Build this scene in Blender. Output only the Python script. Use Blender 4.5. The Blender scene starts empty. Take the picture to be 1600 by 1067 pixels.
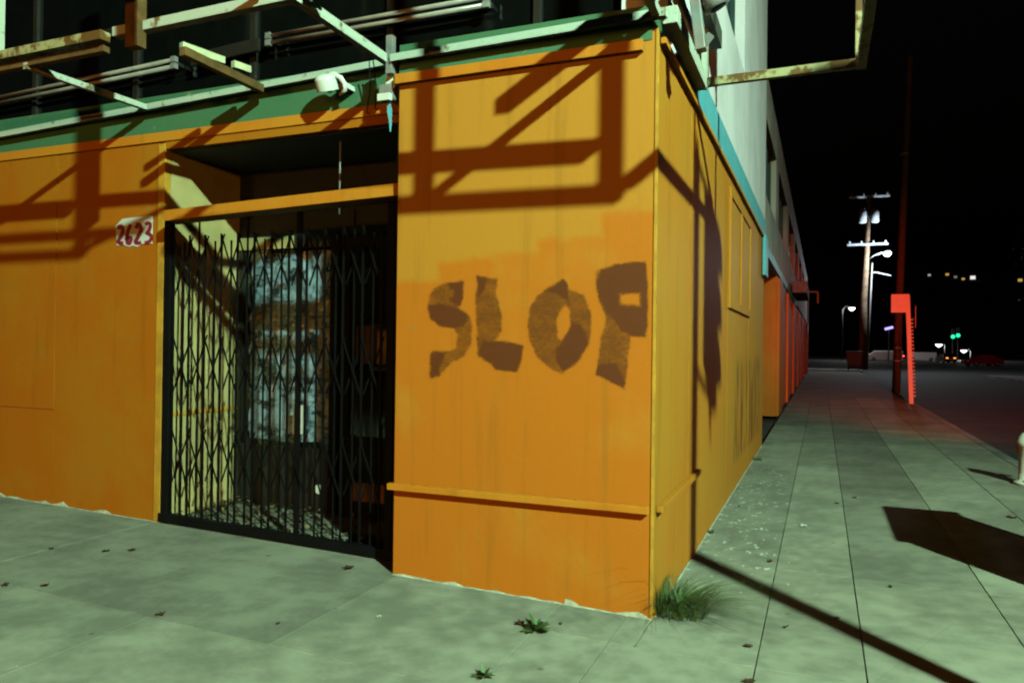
import bpy, bmesh, math, random
from mathutils import Vector, Matrix
R = math.radians
random.seed(11)
sc = bpy.context.scene
col = sc.collection

# ------------------------------------------------------------------ camera
F_PX, CX, CY = 1180.0, 800.0, 533.5
YAW, ROLL, PITCH = R(22.3), R(0.72), math.atan(7.5 / 1180.0)
CAM = Vector((0.915, -4.457, 1.6))
fw = Vector((-math.sin(YAW) * math.cos(PITCH), math.cos(YAW) * math.cos(PITCH), math.sin(PITCH)))
rt0 = Vector((math.cos(YAW), math.sin(YAW), 0)); up0 = rt0.cross(fw)
rt = rt0 * math.cos(ROLL) + up0 * math.sin(ROLL)
up = up0 * math.cos(ROLL) - rt0 * math.sin(ROLL)
cd = bpy.data.cameras.new('camera')
cd.sensor_width = 36.0; cd.lens = 36.0 * F_PX / 1600.0
cd.clip_start = 0.05; cd.clip_end = 5000
cam = bpy.data.objects.new('camera', cd); col.objects.link(cam)
M = Matrix((rt, up, -fw)).transposed().to_4x4(); M.translation = CAM
cam.matrix_world = M
sc.camera = cam

def ray(x, y): return fw * F_PX + rt * (x - CX) - up * (y - CY)
def onX(x, y, X=0.0): d = ray(x, y); return CAM + d * ((X - CAM.x) / d.x)
def onY(x, y, Y=0.0): d = ray(x, y); return CAM + d * ((Y - CAM.y) / d.y)
def onZ(x, y, Z=0.0): d = ray(x, y); return CAM + d * ((Z - CAM.z) / d.z)
def atY(x, y, Y): return onY(x, y, Y)

# ------------------------------------------------------------------ sky, lights, exposure
w = bpy.data.worlds.new('World'); sc.world = w; w.use_nodes = True
nt = w.node_tree; nt.nodes.clear()
sky = nt.nodes.new('ShaderNodeTexSky'); sky.sky_type = 'NISHITA'; sky.sun_disc = False
sky.sun_elevation = R(-4.5); sky.sun_rotation = R(-135)
bg = nt.nodes.new('ShaderNodeBackground'); bg.inputs[1].default_value = 0.12
wo = nt.nodes.new('ShaderNodeOutputWorld')
nt.links.new(sky.outputs[0], bg.inputs[0]); nt.links.new(bg.outputs[0], wo.inputs[0])
sc.view_settings.view_transform = 'Standard'; sc.view_settings.look = 'None'
sc.view_settings.exposure = 0.0; sc.view_settings.gamma = 1.0
sc.view_settings.use_curve_mapping = False
sc.cycles.pixel_filter_type = 'BLACKMAN_HARRIS'; sc.cycles.filter_width = 2.1
sc.cycles.use_denoising = True; sc.cycles.max_bounces = 6; sc.cycles.diffuse_bounces = 0

LAMP = Vector((8.85, -8.4, 9.4))            # the lamp whose shadows fall on both walls
KEY_W, KEY_COL = 18000, (0.60, 1.0, 0.70)
FILL_W, FILL_COL = 2800, (1.0, 0.40, 0.06)
RED_W = 15500
FARLAMP_W = 2100

# ------------------------------------------------------------------ node helpers
def new_mat(name):
    m = bpy.data.materials.new(name); m.use_nodes = True
    n = m.node_tree; n.nodes.clear()
    out = n.nodes.new('ShaderNodeOutputMaterial'); p = n.nodes.new('ShaderNodeBsdfPrincipled')
    n.links.new(p.outputs[0], out.inputs[0])
    return m, n, p, out
def val(n, v):
    return v
def setin(n, sock, v):
    if hasattr(v, 'links') or isinstance(v, bpy.types.NodeSocket): n.links.new(v, sock)
    else: sock.default_value = v
def math_(n, op, a, b=0.0, c=0.0, clamp=False):
    q = n.nodes.new('ShaderNodeMath'); q.operation = op; q.use_clamp = clamp
    setin(n, q.inputs[0], a); setin(n, q.inputs[1], b); setin(n, q.inputs[2], c)
    return q.outputs[0]
def mixc(n, f, a, b):
    q = n.nodes.new('ShaderNodeMix'); q.data_type = 'RGBA'
    setin(n, q.inputs[0], f)
    setin(n, q.inputs[6], a if isinstance(a, bpy.types.NodeSocket) else (*a, 1))
    setin(n, q.inputs[7], b if isinstance(b, bpy.types.NodeSocket) else (*b, 1))
    return q.outputs[2]
def pos(n):
    g = n.nodes.new('ShaderNodeNewGeometry'); return g.outputs['Position']
def scaled(n, vec, s):
    q = n.nodes.new('ShaderNodeVectorMath'); q.operation = 'MULTIPLY'
    n.links.new(vec, q.inputs[0]); q.inputs[1].default_value = s
    return q.outputs[0]
def sep(n, vec):
    q = n.nodes.new('ShaderNodeSeparateXYZ'); n.links.new(vec, q.inputs[0]); return q.outputs
def noise(n, vec, scale, detail=4, rough=0.55):
    q = n.nodes.new('ShaderNodeTexNoise'); n.links.new(vec, q.inputs['Vector'])
    q.inputs['Scale'].default_value = scale; q.inputs['Detail'].default_value = detail
    q.inputs['Roughness'].default_value = rough
    return q.outputs[0]
def vor(n, vec, scale, feature='F1'):
    q = n.nodes.new('ShaderNodeTexVoronoi'); q.feature = feature
    n.links.new(vec, q.inputs['Vector']); q.inputs['Scale'].default_value = scale
    return q.outputs[0]
def ss(n, v, lo, hi):
    q = n.nodes.new('ShaderNodeMapRange'); q.interpolation_type = 'SMOOTHSTEP'
    setin(n, q.inputs[0], v); q.inputs[1].default_value = lo; q.inputs[2].default_value = hi
    q.inputs[3].default_value = 0; q.inputs[4].default_value = 1
    return q.outputs[0]
def bump(n, p, h, strength=0.3, dist=0.01):
    b = n.nodes.new('ShaderNodeBump'); b.inputs['Strength'].default_value = strength
    b.inputs['Distance'].default_value = dist
    n.links.new(h, b.inputs['Height']); n.links.new(b.outputs[0], p.inputs['Normal'])
def objrand(n):
    q = n.nodes.new('ShaderNodeObjectInfo'); return q.outputs['Random']

def simple(name, c, rough=0.7, metal=0.0, var=0.25, scale=6.0, dark=None, spec=0.4, bmp=0.15, emit=None, es=0.0):
    m, n, p, o = new_mat(name)
    P = pos(n)
    a = noise(n, P, scale, 5)
    d = dark if dark else tuple(x * (1 - var) for x in c)
    l = tuple(min(1, x * (1 + var * 0.5)) for x in c)
    n.links.new(mixc(n, ss(n, a, 0.3, 0.7), d, l), p.inputs['Base Color'])
    p.inputs['Roughness'].default_value = rough; p.inputs['Metallic'].default_value = metal
    p.inputs['Specular IOR Level'].default_value = spec
    if bmp: bump(n, p, noise(n, P, scale * 14, 3), bmp, 0.004)
    if emit:
        p.inputs['Emission Color'].default_value = (*emit, 1); p.inputs['Emission Strength'].default_value = es
    return m

def chipped(name, c, under, amount=0.6, scale=9, rough=0.55):
    m, n, p, o = new_mat(name); P = pos(n)
    a = noise(n, P, scale, 6, 0.65); b = noise(n, P, scale * 0.35, 3)
    f = ss(n, math_(n, 'ADD', math_(n, 'MULTIPLY', a, 0.6), math_(n, 'MULTIPLY', b, 0.4)), amount - 0.03, amount + 0.04)
    base = mixc(n, noise(n, P, 30, 3), tuple(x * 0.82 for x in c), c)
    n.links.new(mixc(n, f, base, under), p.inputs['Base Color'])
    p.inputs['Roughness'].default_value = rough; p.inputs['Specular IOR Level'].default_value = 0.3
    bump(n, p, f, -0.4, 0.003)
    return m

def wall_paint(name, c1, c2, boxes=(), axis='X', streak=None, seed=0.0):
    """painted plywood/stucco: c1 older coat, c2 newer patches inside the boxes (a0,a1,z0,z1)"""
    m, n, p, o = new_mat(name); P = pos(n)
    wob = n.nodes.new('ShaderNodeTexNoise'); n.links.new(P, wob.inputs['Vector'])
    wob.inputs['Scale'].default_value = 9; wob.inputs['Detail'].default_value = 4
    x, y, z = sep(n, P)
    a = x if axis == 'X' else y
    wv = math_(n, 'MULTIPLY', math_(n, 'SUBTRACT', wob.outputs[0], 0.5), 0.10)
    a = math_(n, 'ADD', a, wv); zz = math_(n, 'ADD', z, wv)
    mask = None
    for (a0, a1, z0, z1) in boxes:
        k = math_(n, 'MULTIPLY', ss(n, a, a0 - 0.03, a0 + 0.03), math_(n, 'SUBTRACT', 1.0, ss(n, a, a1 - 0.03, a1 + 0.03)))
        k = math_(n, 'MULTIPLY', k, math_(n, 'MULTIPLY', ss(n, zz, z0 - 0.015, z0 + 0.015), math_(n, 'SUBTRACT', 1.0, ss(n, zz, z1 - 0.035, z1 + 0.035))))
        mask = k if mask is None else math_(n, 'MAXIMUM', mask, k)
    big = noise(n, P, 1.3, 5, 0.6)
    if mask is None: f = ss(n, big, 0.38, 0.66)
    else: f = math_(n, 'MULTIPLY', mask, ss(n, big, 0.22, 0.5))
    c = mixc(n, f, c1, c2)
    # vertical runs and rubbed spots
    st = noise(n, scaled(n, P, (9, 9, 0.55)), 1.0, 5, 0.6)
    c = mixc(n, math_(n, 'MULTIPLY', ss(n, st, 0.52, 0.72), 0.38), c, tuple(v * 0.55 for v in c1))
    sp = noise(n, P, 5.0, 6, 0.7)
    c = mixc(n, math_(n, 'MULTIPLY', ss(n, sp, 0.60, 0.72), 0.30), c, (0.30, 0.22, 0.05))
    gr = noise(n, P, 55, 2)
    c = mixc(n, math_(n, 'MULTIPLY', gr, 0.22), c, tuple(v * 0.6 for v in c1))
    if streak:   # brown drips with a shape of their own
        y0, y1, z0, z1 = streak
        s2 = noise(n, scaled(n, P, (6, 6, 0.8)), 1.0, 4)
        k = math_(n, 'MULTIPLY', ss(n, a, y0, y0 + 0.4), math_(n, 'SUBTRACT', 1.0, ss(n, a, y1 - 0.4, y1)))
        k = math_(n, 'MULTIPLY', k, math_(n, 'MULTIPLY', ss(n, zz, z0, z0 + 0.1), math_(n, 'SUBTRACT', 1.0, ss(n, zz, z1 - 0.3, z1))))
        c = mixc(n, math_(n, 'MULTIPLY', k, ss(n, s2, 0.46, 0.6)), c, (0.20, 0.075, 0.012))
    n.links.new(c, p.inputs['Base Color'])
    p.inputs['Roughness'].default_value = 0.62; p.inputs['Specular IOR Level'].default_value = 0.25
    h = math_(n, 'ADD', math_(n, 'MULTIPLY', noise(n, P, 140, 3), 0.5), noise(n, P, 22, 4))
    bump(n, p, h, 0.22, 0.006)
    return m

def concrete_mat(name, c, spatter=True):
    m, n, p, o = new_mat(name); P = pos(n)
    r = objrand(n)
    tone = math_(n, 'ADD', 0.88, math_(n, 'MULTIPLY', r, 0.20))
    a = noise(n, P, 0.9, 6, 0.62); b = noise(n, P, 7, 5, 0.6); g = noise(n, P, 120, 2)
    f = math_(n, 'ADD', math_(n, 'MULTIPLY', a, 0.65), math_(n, 'MULTIPLY', b, 0.35))
    cc = mixc(n, ss(n, f, 0.36, 0.64), tuple(v * 0.60 for v in c), tuple(v * 1.16 for v in c))
    cc = mixc(n, math_(n, 'MULTIPLY', g, 0.35), cc, tuple(v * 0.6 for v in c))
    # dark stain blots and old gum
    v1 = vor(n, P, 2.6)
    cc = mixc(n, math_(n, 'MULTIPLY', math_(n, 'SUBTRACT', 1.0, ss(n, v1, 0.035, 0.06)), 0.7), cc, tuple(v * 0.35 for v in c))
    hair = vor(n, scaled(n, P, (1, 1, 0)), 0.55, 'DISTANCE_TO_EDGE')
    cc = mixc(n, math_(n, 'MULTIPLY', math_(n, 'SUBTRACT', 1.0, ss(n, hair, 0.0, 0.003)), 0.12), cc, tuple(v * 0.35 for v in c))
    if spatter:   # dried pale paint drops near the side wall
        x, y, z = sep(n, P)
        near = math_(n, 'MULTIPLY', math_(n, 'SUBTRACT', 1.0, ss(n, x, 0.35, 1.2)), ss(n, x, -0.3, 0.0))
        near = math_(n, 'MULTIPLY', near, math_(n, 'MULTIPLY', ss(n, y, 0.1, 1.3), math_(n, 'SUBTRACT', 1.0, ss(n, y, 5.5, 8.0))))
        big = noise(n, P, 2.2, 3)
        nz = noise(n, scaled(n, P, (13, 7, 14)), 1.0, 7, 0.66)
        k = math_(n, 'ADD', math_(n, 'MULTIPLY', near, 0.125), math_(n, 'MULTIPLY', big, 0.05))
        s = ss(n, math_(n, 'ADD', nz, k), 0.735, 0.765)
        cc = mixc(n, math_(n, 'MULTIPLY', s, 0.85), cc, (0.72, 0.72, 0.66))
    fin = n.nodes.new('ShaderNodeVectorMath'); fin.operation = 'SCALE'
    n.links.new(cc, fin.inputs[0]); n.links.new(tone, fin.inputs['Scale'])
    n.links.new(fin.outputs[0], p.inputs['Base Color'])
    p.inputs['Roughness'].default_value = 0.85; p.inputs['Specular IOR Level'].default_value = 0.25
    bump(n, p, math_(n, 'ADD', math_(n, 'MULTIPLY', g, 0.4), b), 0.25, 0.006)
    return m

def emitter(name, c, s):
    m, n, p, o = new_mat(name)
    n.nodes.remove(p); e = n.nodes.new('ShaderNodeEmission')
    e.inputs[0].default_value = (*c, 1); e.inputs[1].default_value = s
    n.links.new(e.outputs[0], o.inputs[0])
    return m

def dry_brush(name, c, lo, hi, amax, amin=0.0, cover=True):
    m, n, p, o = new_mat(name); P = pos(n)
    n.links.new(mixc(n, noise(n, P, 12, 4), c, tuple(v * 1.5 for v in c)), p.inputs['Base Color'])
    p.inputs['Roughness'].default_value = 0.6
    a = noise(n, scaled(n, P, (5, 5, 9)), 1.0, 7, 0.7); b = noise(n, scaled(n, P, (26, 26, 60)), 1.0, 4, 0.65)
    f = math_(n, 'ADD', math_(n, 'MULTIPLY', a, 0.6), math_(n, 'MULTIPLY', b, 0.4))
    cv = n.nodes.new('ShaderNodeAttribute'); cv.attribute_name = 'cov'
    al = math_(n, 'ADD', amin, math_(n, 'MULTIPLY', ss(n, f, lo, hi), amax - amin))
    if cover: al = math_(n, 'MULTIPLY', al, ss(n, math_(n, 'ADD', cv.outputs['Fac'], math_(n, 'MULTIPLY', math_(n, 'SUBTRACT', f, 0.5), 1.1)), 0.22, 0.72))
    n.links.new(al, p.inputs['Alpha'])
    return m

def leafmat(name, c1, c2):
    m, n, p, o = new_mat(name)
    q = n.nodes.new('ShaderNodeNewGeometry')
    n.links.new(mixc(n, q.outputs['Random Per Island'], c1, c2), p.inputs['Base Color'])
    p.inputs['Roughness'].default_value = 0.6
    return m

OLD = (0.50, 0.235, 0.022); NEW = (0.53, 0.165, 0.010)
MAT = {}
MAT['pillar'] = wall_paint('orange_pillar_paint', (0.58, 0.24, 0.026), (0.61, 0.168, 0.010),
    [(-0.33, 0.2, 0.0, 2.42), (-0.75, -0.30, 0.0, 2.27), (-1.05, -0.7, 0.0, 2.19), (-1.45, -1.0, 0.0, 2.16), (-1.9, -1.4, 0.0, 2.03)])
MAT['left'] = wall_paint('orange_left_wall_paint', (0.47, 0.165, 0.008), (0.49, 0.130, 0.004))
MAT['side'] = wall_paint('yellow_orange_side_paint', (0.57, 0.235, 0.022), (0.60, 0.205, 0.016), axis='Y', streak=(4.2, 8.4, 0.25, 1.6))
MAT['far_orange'] = wall_paint('orange_far_wall_paint', (0.56, 0.15, 0.010), (0.58, 0.18, 0.012), axis='Y')
MAT['trim'] = wall_paint('orange_trim_paint', (0.66, 0.25, 0.02), (0.64, 0.19, 0.012))
MAT['edge'] = simple('yellow_edge_paint', (0.60, 0.30, 0.03), 0.6)
MAT['green'] = chipped('green_fascia_paint', (0.075, 0.20, 0.105), (0.36, 0.42, 0.30), 0.66, 5)
MAT['cream'] = simple('cream_reveal_paint', (0.50, 0.40, 0.17), 0.6, var=0.18, scale=3)
MAT['white_wall'] = simple('white_stucco', (0.78, 0.74, 0.78), 0.8, var=0.14, scale=1.2)
MAT['white_old'] = simple('grimy_white_stucco', (0.56, 0.52, 0.47), 0.8, var=0.3, scale=1.0)
MAT['blue'] = simple('blue_band_paint', (0.13, 0.46, 0.56), 0.55, var=0.12)
MAT['teal_dark'] = simple('dark_teal_window_frame', (0.02, 0.06, 0.055), 0.4)
MAT['steel'] = chipped('white_chipped_steel', (0.62, 0.66, 0.54), (0.20, 0.11, 0.035), 0.60, 10)
MAT['steel_rusty'] = chipped('cream_rusty_steel', (0.50, 0.44, 0.22), (0.16, 0.075, 0.02), 0.50, 8)
MAT['rust'] = simple('rusty_brown_steel', (0.17, 0.085, 0.024), 0.8, var=0.4, scale=10)
MAT['plank'] = simple('pale_plank', (0.62, 0.60, 0.36), 0.7)
MAT['tube'] = simple('dusty_glass_tube', (0.34, 0.30, 0.26), 0.25, var=0.2, spec=0.6, bmp=0)
MAT['grey'] = simple('grey_galvanised', (0.32, 0.33, 0.32), 0.5, 0.3)
MAT['darkgrey'] = simple('shaded_dark_grey_steel', (0.09, 0.09, 0.075), 0.6)  # dark tone also holds the shade on the side upper rail
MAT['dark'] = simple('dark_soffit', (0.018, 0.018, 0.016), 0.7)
MAT['darkbrown'] = simple('dark_brown_frame', (0.017, 0.015, 0.012), 0.5)
MAT['iron'] = simple('black_gate_iron', (0.0045, 0.0045, 0.005), 0.65, 0.0, var=0.3, spec=0.12)
MAT['plastic'] = simple('white_plastic', (0.74, 0.78, 0.72), 0.4, var=0.08)
MAT['paper'] = simple('paper_notice', (0.70, 0.68, 0.62), 0.8, var=0.06)
MAT['plate'] = chipped('white_painted_plate', (0.72, 0.74, 0.68), (0.45, 0.42, 0.3), 0.72, 14)
MAT['digit'] = dry_brush('dark_red_brush', (0.20, 0.012, 0.03), 0.22, 0.34, 1.0, 0.0, False)
def graffiti():
    m, n, p, o = new_mat('brown_brushed_paint'); P = pos(n)
    cv = n.nodes.new('ShaderNodeAttribute'); cv.attribute_name = 'cov'
    so = n.nodes.new('ShaderNodeAttribute'); so.attribute_name = 'sol'
    a = noise(n, scaled(n, P, (5, 5, 8)), 1.0, 7, 0.7); b = noise(n, scaled(n, P, (34, 34, 60)), 1.0, 5, 0.7)
    f = math_(n, 'ADD', math_(n, 'MULTIPLY', a, 0.7), math_(n, 'MULTIPLY', b, 0.3))
    thin = math_(n, 'ADD', 0.36, math_(n, 'MULTIPLY', ss(n, f, 0.36, 0.66), 0.42))
    sw = ss(n, math_(n, 'ADD', so.outputs['Fac'], math_(n, 'MULTIPLY', math_(n, 'SUBTRACT', f, 0.5), 1.6)), 0.25, 0.75)
    full = math_(n, 'ADD', 0.74, math_(n, 'MULTIPLY', ss(n, f, 0.3, 0.6), 0.20))
    al = math_(n, 'ADD', thin, math_(n, 'MULTIPLY', sw, math_(n, 'SUBTRACT', full, thin)))
    ed = ss(n, math_(n, 'ADD', cv.outputs['Fac'], math_(n, 'MULTIPLY', math_(n, 'SUBTRACT', f, 0.5), 1.3)), 0.26, 0.70)
    n.links.new(math_(n, 'MULTIPLY', al, ed), p.inputs['Alpha'])
    n.links.new(mixc(n, sw, (0.19, 0.052, 0.006), (0.135, 0.030, 0.005)), p.inputs['Base Color'])
    p.inputs['Roughness'].default_value = 0.6
    return m
MAT['graf'] = graffiti()
MAT['concrete'] = concrete_mat('sidewalk_concrete', (0.34, 0.33, 0.25))
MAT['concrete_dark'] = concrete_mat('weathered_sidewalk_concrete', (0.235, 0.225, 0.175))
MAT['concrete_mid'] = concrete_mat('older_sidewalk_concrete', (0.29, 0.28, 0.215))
MAT['joint'] = simple('dirty_joint', (0.05, 0.05, 0.042), 0.95)
MAT['kerb'] = concrete_mat('kerb_concrete', (0.27, 0.265, 0.24), False)
MAT['asphalt'] = simple('asphalt', (0.058, 0.056, 0.054), 0.85, var=0.35, scale=1.1, bmp=0.5)
MAT['crumb'] = simple('bare_cement_lip', (0.55, 0.56, 0.42), 0.9, var=0.3, scale=25)
MAT['grass'] = leafmat('grass_blades', (0.035, 0.075, 0.018), (0.09, 0.13, 0.035))
MAT['weed'] = leafmat('weed_leaves', (0.05, 0.11, 0.03), (0.10, 0.16, 0.05))
MAT['deadleaf'] = leafmat('dead_leaves', (0.045, 0.022, 0.014), (0.085, 0.035, 0.02))
MAT['litter'] = leafmat('dry_litter', (0.05, 0.035, 0.015), (0.24, 0.19, 0.09))
MAT['crown'] = leafmat('tree_leaves', (0.03, 0.05, 0.02), (0.06, 0.085, 0.03))
MAT['bark'] = simple('bark', (0.10, 0.08, 0.06), 0.9)
MAT['pole_wood'] = simple('weathered_pole', (0.20, 0.14, 0.09), 0.9, var=0.4, scale=3)
MAT['transformer'] = simple('transformer_grey', (0.52, 0.60, 0.68), 0.5)
MAT['signwhite'] = simple('sign_sheet', (0.86, 0.58, 0.50), 0.5, var=0.06)
MAT['hydrant'] = simple('white_hydrant_paint', (0.78, 0.78, 0.68), 0.45, var=0.1)
MAT['cabinet'] = simple('beige_cabinet_paint', (0.36, 0.36, 0.30), 0.5)
MAT['signal'] = simple('signal_black', (0.02, 0.022, 0.02), 0.5)
MAT['rubber'] = simple('tyre_rubber', (0.018, 0.018, 0.018), 0.9)
MAT['bin'] = simple('blue_grey_bin', (0.13, 0.14, 0.18), 0.6)
MAT['redcar'] = simple('red_car_paint', (0.30, 0.012, 0.015), 0.3, var=0.05, bmp=0)
MAT['darkcar'] = simple('dark_car_paint', (0.03, 0.035, 0.04), 0.3, var=0.05, bmp=0)
MAT['whitecar'] = simple('white_van_paint', (0.76, 0.80, 0.82), 0.35, var=0.05, bmp=0)
MAT['hill'] = simple('dark_hillside', (0.02, 0.024, 0.016), 1.0, scale=0.02, bmp=0)
MAT['house'] = simple('hill_house_wall', (0.16, 0.15, 0.14), 0.9, bmp=0)
MAT['awning'] = simple('grey_awning', (0.22, 0.24, 0.27), 0.8)
MAT['box'] = simple('brown_cardboard', (0.30, 0.19, 0.085), 0.85)
E_LAMP = emitter('lamp_glow_white', (0.9, 1.0, 0.9), 40)
E_KEY = emitter('key_lamp_lens', (0.86, 1.0, 0.66), 30)
E_SOD = emitter('fill_lamp_lens', (1.0, 0.45, 0.08), 25)
E_RED = emitter('red_light', (1.0, 0.04, 0.03), 14)
E_GREEN = emitter('green_signal_light', (0.02, 0.75, 0.32), 2.2)
E_ORANGE = emitter('orange_light', (1.0, 0.25, 0.04), 3)
E_WHITE = emitter('white_light', (1.0, 0.97, 0.86), 6)
E_YEL = emitter('yellow_window', (1.0, 0.62, 0.12), 0.5)
E_COOL = emitter('cool_window', (0.75, 0.88, 1.0), 0.4)
E_DIMW = emitter('dim_window', (0.95, 0.9, 0.85), 0.16)
E_VIO = emitter('violet_sign_light', (0.38, 0.30, 1.0), 2.2)

# glass panes
def glass_mat(name, tint, mixf):
    m, n, p, o = new_mat(name); n.nodes.remove(p)
    g = n.nodes.new('ShaderNodeBsdfGlossy'); g.inputs['Roughness'].default_value = 0.06
    g.inputs['Color'].default_value = (0.9, 0.95, 0.95, 1)
    t = n.nodes.new('ShaderNodeBsdfTransparent'); t.inputs[0].default_value = (*tint, 1)
    fr = n.nodes.new('ShaderNodeLayerWeight'); fr.inputs[0].default_value = 0.5
    mx = n.nodes.new('ShaderNodeMixShader')
    n.links.new(math_(n, 'ADD', 0.04, math_(n, 'MULTIPLY', math_(n, 'POWER', fr.outputs['Facing'], 3.0), mixf)), mx.inputs[0])
    n.links.new(t.outputs[0], mx.inputs[1]); n.links.new(g.outputs[0], mx.inputs[2])
    n.links.new(mx.outputs[0], o.inputs[0])
    return m
MAT['glass'] = glass_mat('shop_glass', (0.97, 0.98, 0.98), 0.5)
MAT['darkglass'] = simple('dark_window_glass', (0.004, 0.0045, 0.004), 0.1, var=0.2, spec=0.35, bmp=0)
def sheet_mat():
    m, n, p, o = new_mat('painted_reflection_plastic'); P = pos(n)
    a = noise(n, scaled(n, P, (4, 4, 6)), 1.0, 6, 0.65)
    c = mixc(n, ss(n, a, 0.40, 0.52), (0.025, 0.032, 0.04), (0.34, 0.46, 0.56))  # bluish grey blotches put the window reflections into the colour
    b = noise(n, scaled(n, P, (2, 2, 14)), 1.0, 4, 0.6)
    c = mixc(n, ss(n, b, 0.58, 0.72), c, (0.055, 0.055, 0.05))
    n.links.new(c, p.inputs['Base Color'])
    p.inputs['Roughness'].default_value = 0.25; p.inputs['Specular IOR Level'].default_value = 0.6
    return m
MAT['sheet'] = sheet_mat()

# ------------------------------------------------------------------ mesh helpers
def me_from(name, verts, faces, smooth=False):
    me = bpy.data.meshes.new(name); me.from_pydata([tuple(v) for v in verts], [], faces); me.update()
    if smooth:
        for p in me.polygons: p.use_smooth = True
    return me
def link(name, me, mat, parent=None, loc=None):
    o = bpy.data.objects.new(name, me); col.objects.link(o)
    if mat is not None and len(me.materials) == 0: me.materials.append(mat)
    if parent: o.parent = parent
    if loc is not None: o.location = loc
    return o
def tag(o, label, cat=None, group=None, kind=None):
    if label: o['label'] = label
    if cat: o['category'] = cat
    if group: o['group'] = group
    if kind: o['kind'] = kind
    return o
def empty(name, loc=(0, 0, 0), rz=0.0):
    o = bpy.data.objects.new(name, None); col.objects.link(o); o.location = loc; o.rotation_euler[2] = rz
    o.empty_display_size = 0.1
    return o
class MB:
    def __init__(s): s.v = []; s.f = []; s.sm = False
    def add(s, vs, fs):
        b = len(s.v); s.v += [tuple(v) for v in vs]; s.f += [tuple(i + b for i in f) for f in fs]; return s
    def box(s, x0, x1, y0, y1, z0, z1):
        vs = [(x, y, z) for z in (z0, z1) for (x, y) in ((x0, y0), (x1, y0), (x1, y1), (x0, y1))]
        return s.add(vs, [(3, 2, 1, 0), (4, 5, 6, 7), (0, 1, 5, 4), (1, 2, 6, 5), (2, 3, 7, 6), (3, 0, 4, 7)])
    def bar(s, a, b, wd, ht, upv=(0, 0, 1)):
        a = Vector(a); b = Vector(b); d = (b - a).normalized(); u = Vector(upv)
        if abs(d.dot(u)) > 0.98: u = Vector((0, 1, 0))
        sd = d.cross(u).normalized(); u = sd.cross(d).normalized()
        vs = [p + sd * (i * wd / 2) + u * (j * ht / 2) for p in (a, b) for (i, j) in ((-1, -1), (1, -1), (1, 1), (-1, 1))]
        return s.add(vs, [(0, 1, 2, 3), (7, 6, 5, 4), (4, 5, 1, 0), (5, 6, 2, 1), (6, 7, 3, 2), (7, 4, 0, 3)])
    def tube(s, pts, rads, n=12, caps=True):
        pts = [Vector(p) for p in pts]
        if not hasattr(rads, '__len__'): rads = [rads] * len(pts)
        b = len(s.v); ref = None
        for i, p in enumerate(pts):
            d = (pts[min(i + 1, len(pts) - 1)] - pts[max(i - 1, 0)]).normalized()
            if ref is None: ref = Vector((1, 0, 0)) if abs(d.x) < 0.9 else Vector((0, 1, 0))
            sd = d.cross(ref).normalized(); u = sd.cross(d).normalized(); ref = u
            for k in range(n):
                t = 2 * math.pi * k / n
                s.v.append(tuple(p + (u * math.cos(t) + sd * math.sin(t)) * rads[i]))
        for i in range(len(pts) - 1):
            for k in range(n):
                s.f.append((b + i * n + k, b + i * n + (k + 1) % n, b + (i + 1) * n + (k + 1) % n, b + (i + 1) * n + k))
        if caps:
            s.f.append(tuple(b + k for k in range(n))[::-1]); s.f.append(tuple(b + (len(pts) - 1) * n + k for k in range(n)))
        return s
    def lathe(s, prof, c=(0, 0, 0), n=20):
        b = len(s.v); c = Vector(c)
        for (r, z) in prof:
            for k in range(n):
                t = 2 * math.pi * k / n; s.v.append(tuple(c + Vector((r * math.cos(t), r * math.sin(t), z))))
        for i in range(len(prof) - 1):
            for k in range(n):
                s.f.append((b + i * n + k, b + i * n + (k + 1) % n, b + (i + 1) * n + (k + 1) % n, b + (i + 1) * n + k))
        s.f.append(tuple(b + k for k in range(n))[::-1]); s.f.append(tuple(b + (len(prof) - 1) * n + k for k in range(n)))
        return s
    def build(s, name, mat, parent=None, bevel=0.0, smooth=False, loc=None):
        me = me_from(name, s.v, s.f, smooth)
        bm = bmesh.new(); bm.from_mesh(me)
        bmesh.ops.recalc_face_normals(bm, faces=bm.faces)
        if bevel > 0:
            bmesh.ops.bevel(bm, geom=list(bm.edges), offset=bevel, segments=2, affect='EDGES', profile=0.6)
        bm.to_mesh(me); bm.free()
        return link(name, me, mat, parent, loc)
def box(name, mat, parent, x0, x1, y0, y1, z0, z1, bevel=0.0):
    return MB().box(x0, x1, y0, y1, z0, z1).build(name, mat, parent, bevel)
def poly_sheet(outline, holes, to3, th_dir, name, mat, parent, wob=0.0, thick=0.0015):
    """filled polygon (with holes) given in 2D, mapped by to3, offset outward by thick"""
    bm = bmesh.new(); eds = []
    for lp in [outline] + list(holes):
        pts = []
        for i in range(len(lp)):
            a, b = lp[i], lp[(i + 1) % len(lp)]
            k = max(1, int(math.dist(a, b) / 14)) if wob else 1
            for j in range(k):
                t = j / k; pts.append((a[0] + (b[0] - a[0]) * t + random.uniform(-wob, wob), a[1] + (b[1] - a[1]) * t + random.uniform(-wob, wob)))
        vs = [bm.verts.new(to3(*p) + Vector(th_dir) * thick) for p in pts]
        for i in range(len(vs)): eds.append(bm.edges.new((vs[i], vs[(i + 1) % len(vs)])))
    bmesh.ops.triangle_fill(bm, edges=eds, use_beauty=True, use_dissolve=False)
    bmesh.ops.recalc_face_normals(bm, faces=bm.faces)
    me = bpy.data.meshes.new(name); bm.to_mesh(me); bm.free()
    return link(name, me, mat, parent)
def copy_tree(o, parent=None):
    c = o.copy(); col.objects.link(c); c.parent = parent
    for ch in [x for x in o.children]: copy_tree(ch, c)
    return c

def gz(x): return max(0.0, -0.025 * x)      # the front pavement rises gently to the left

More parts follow.
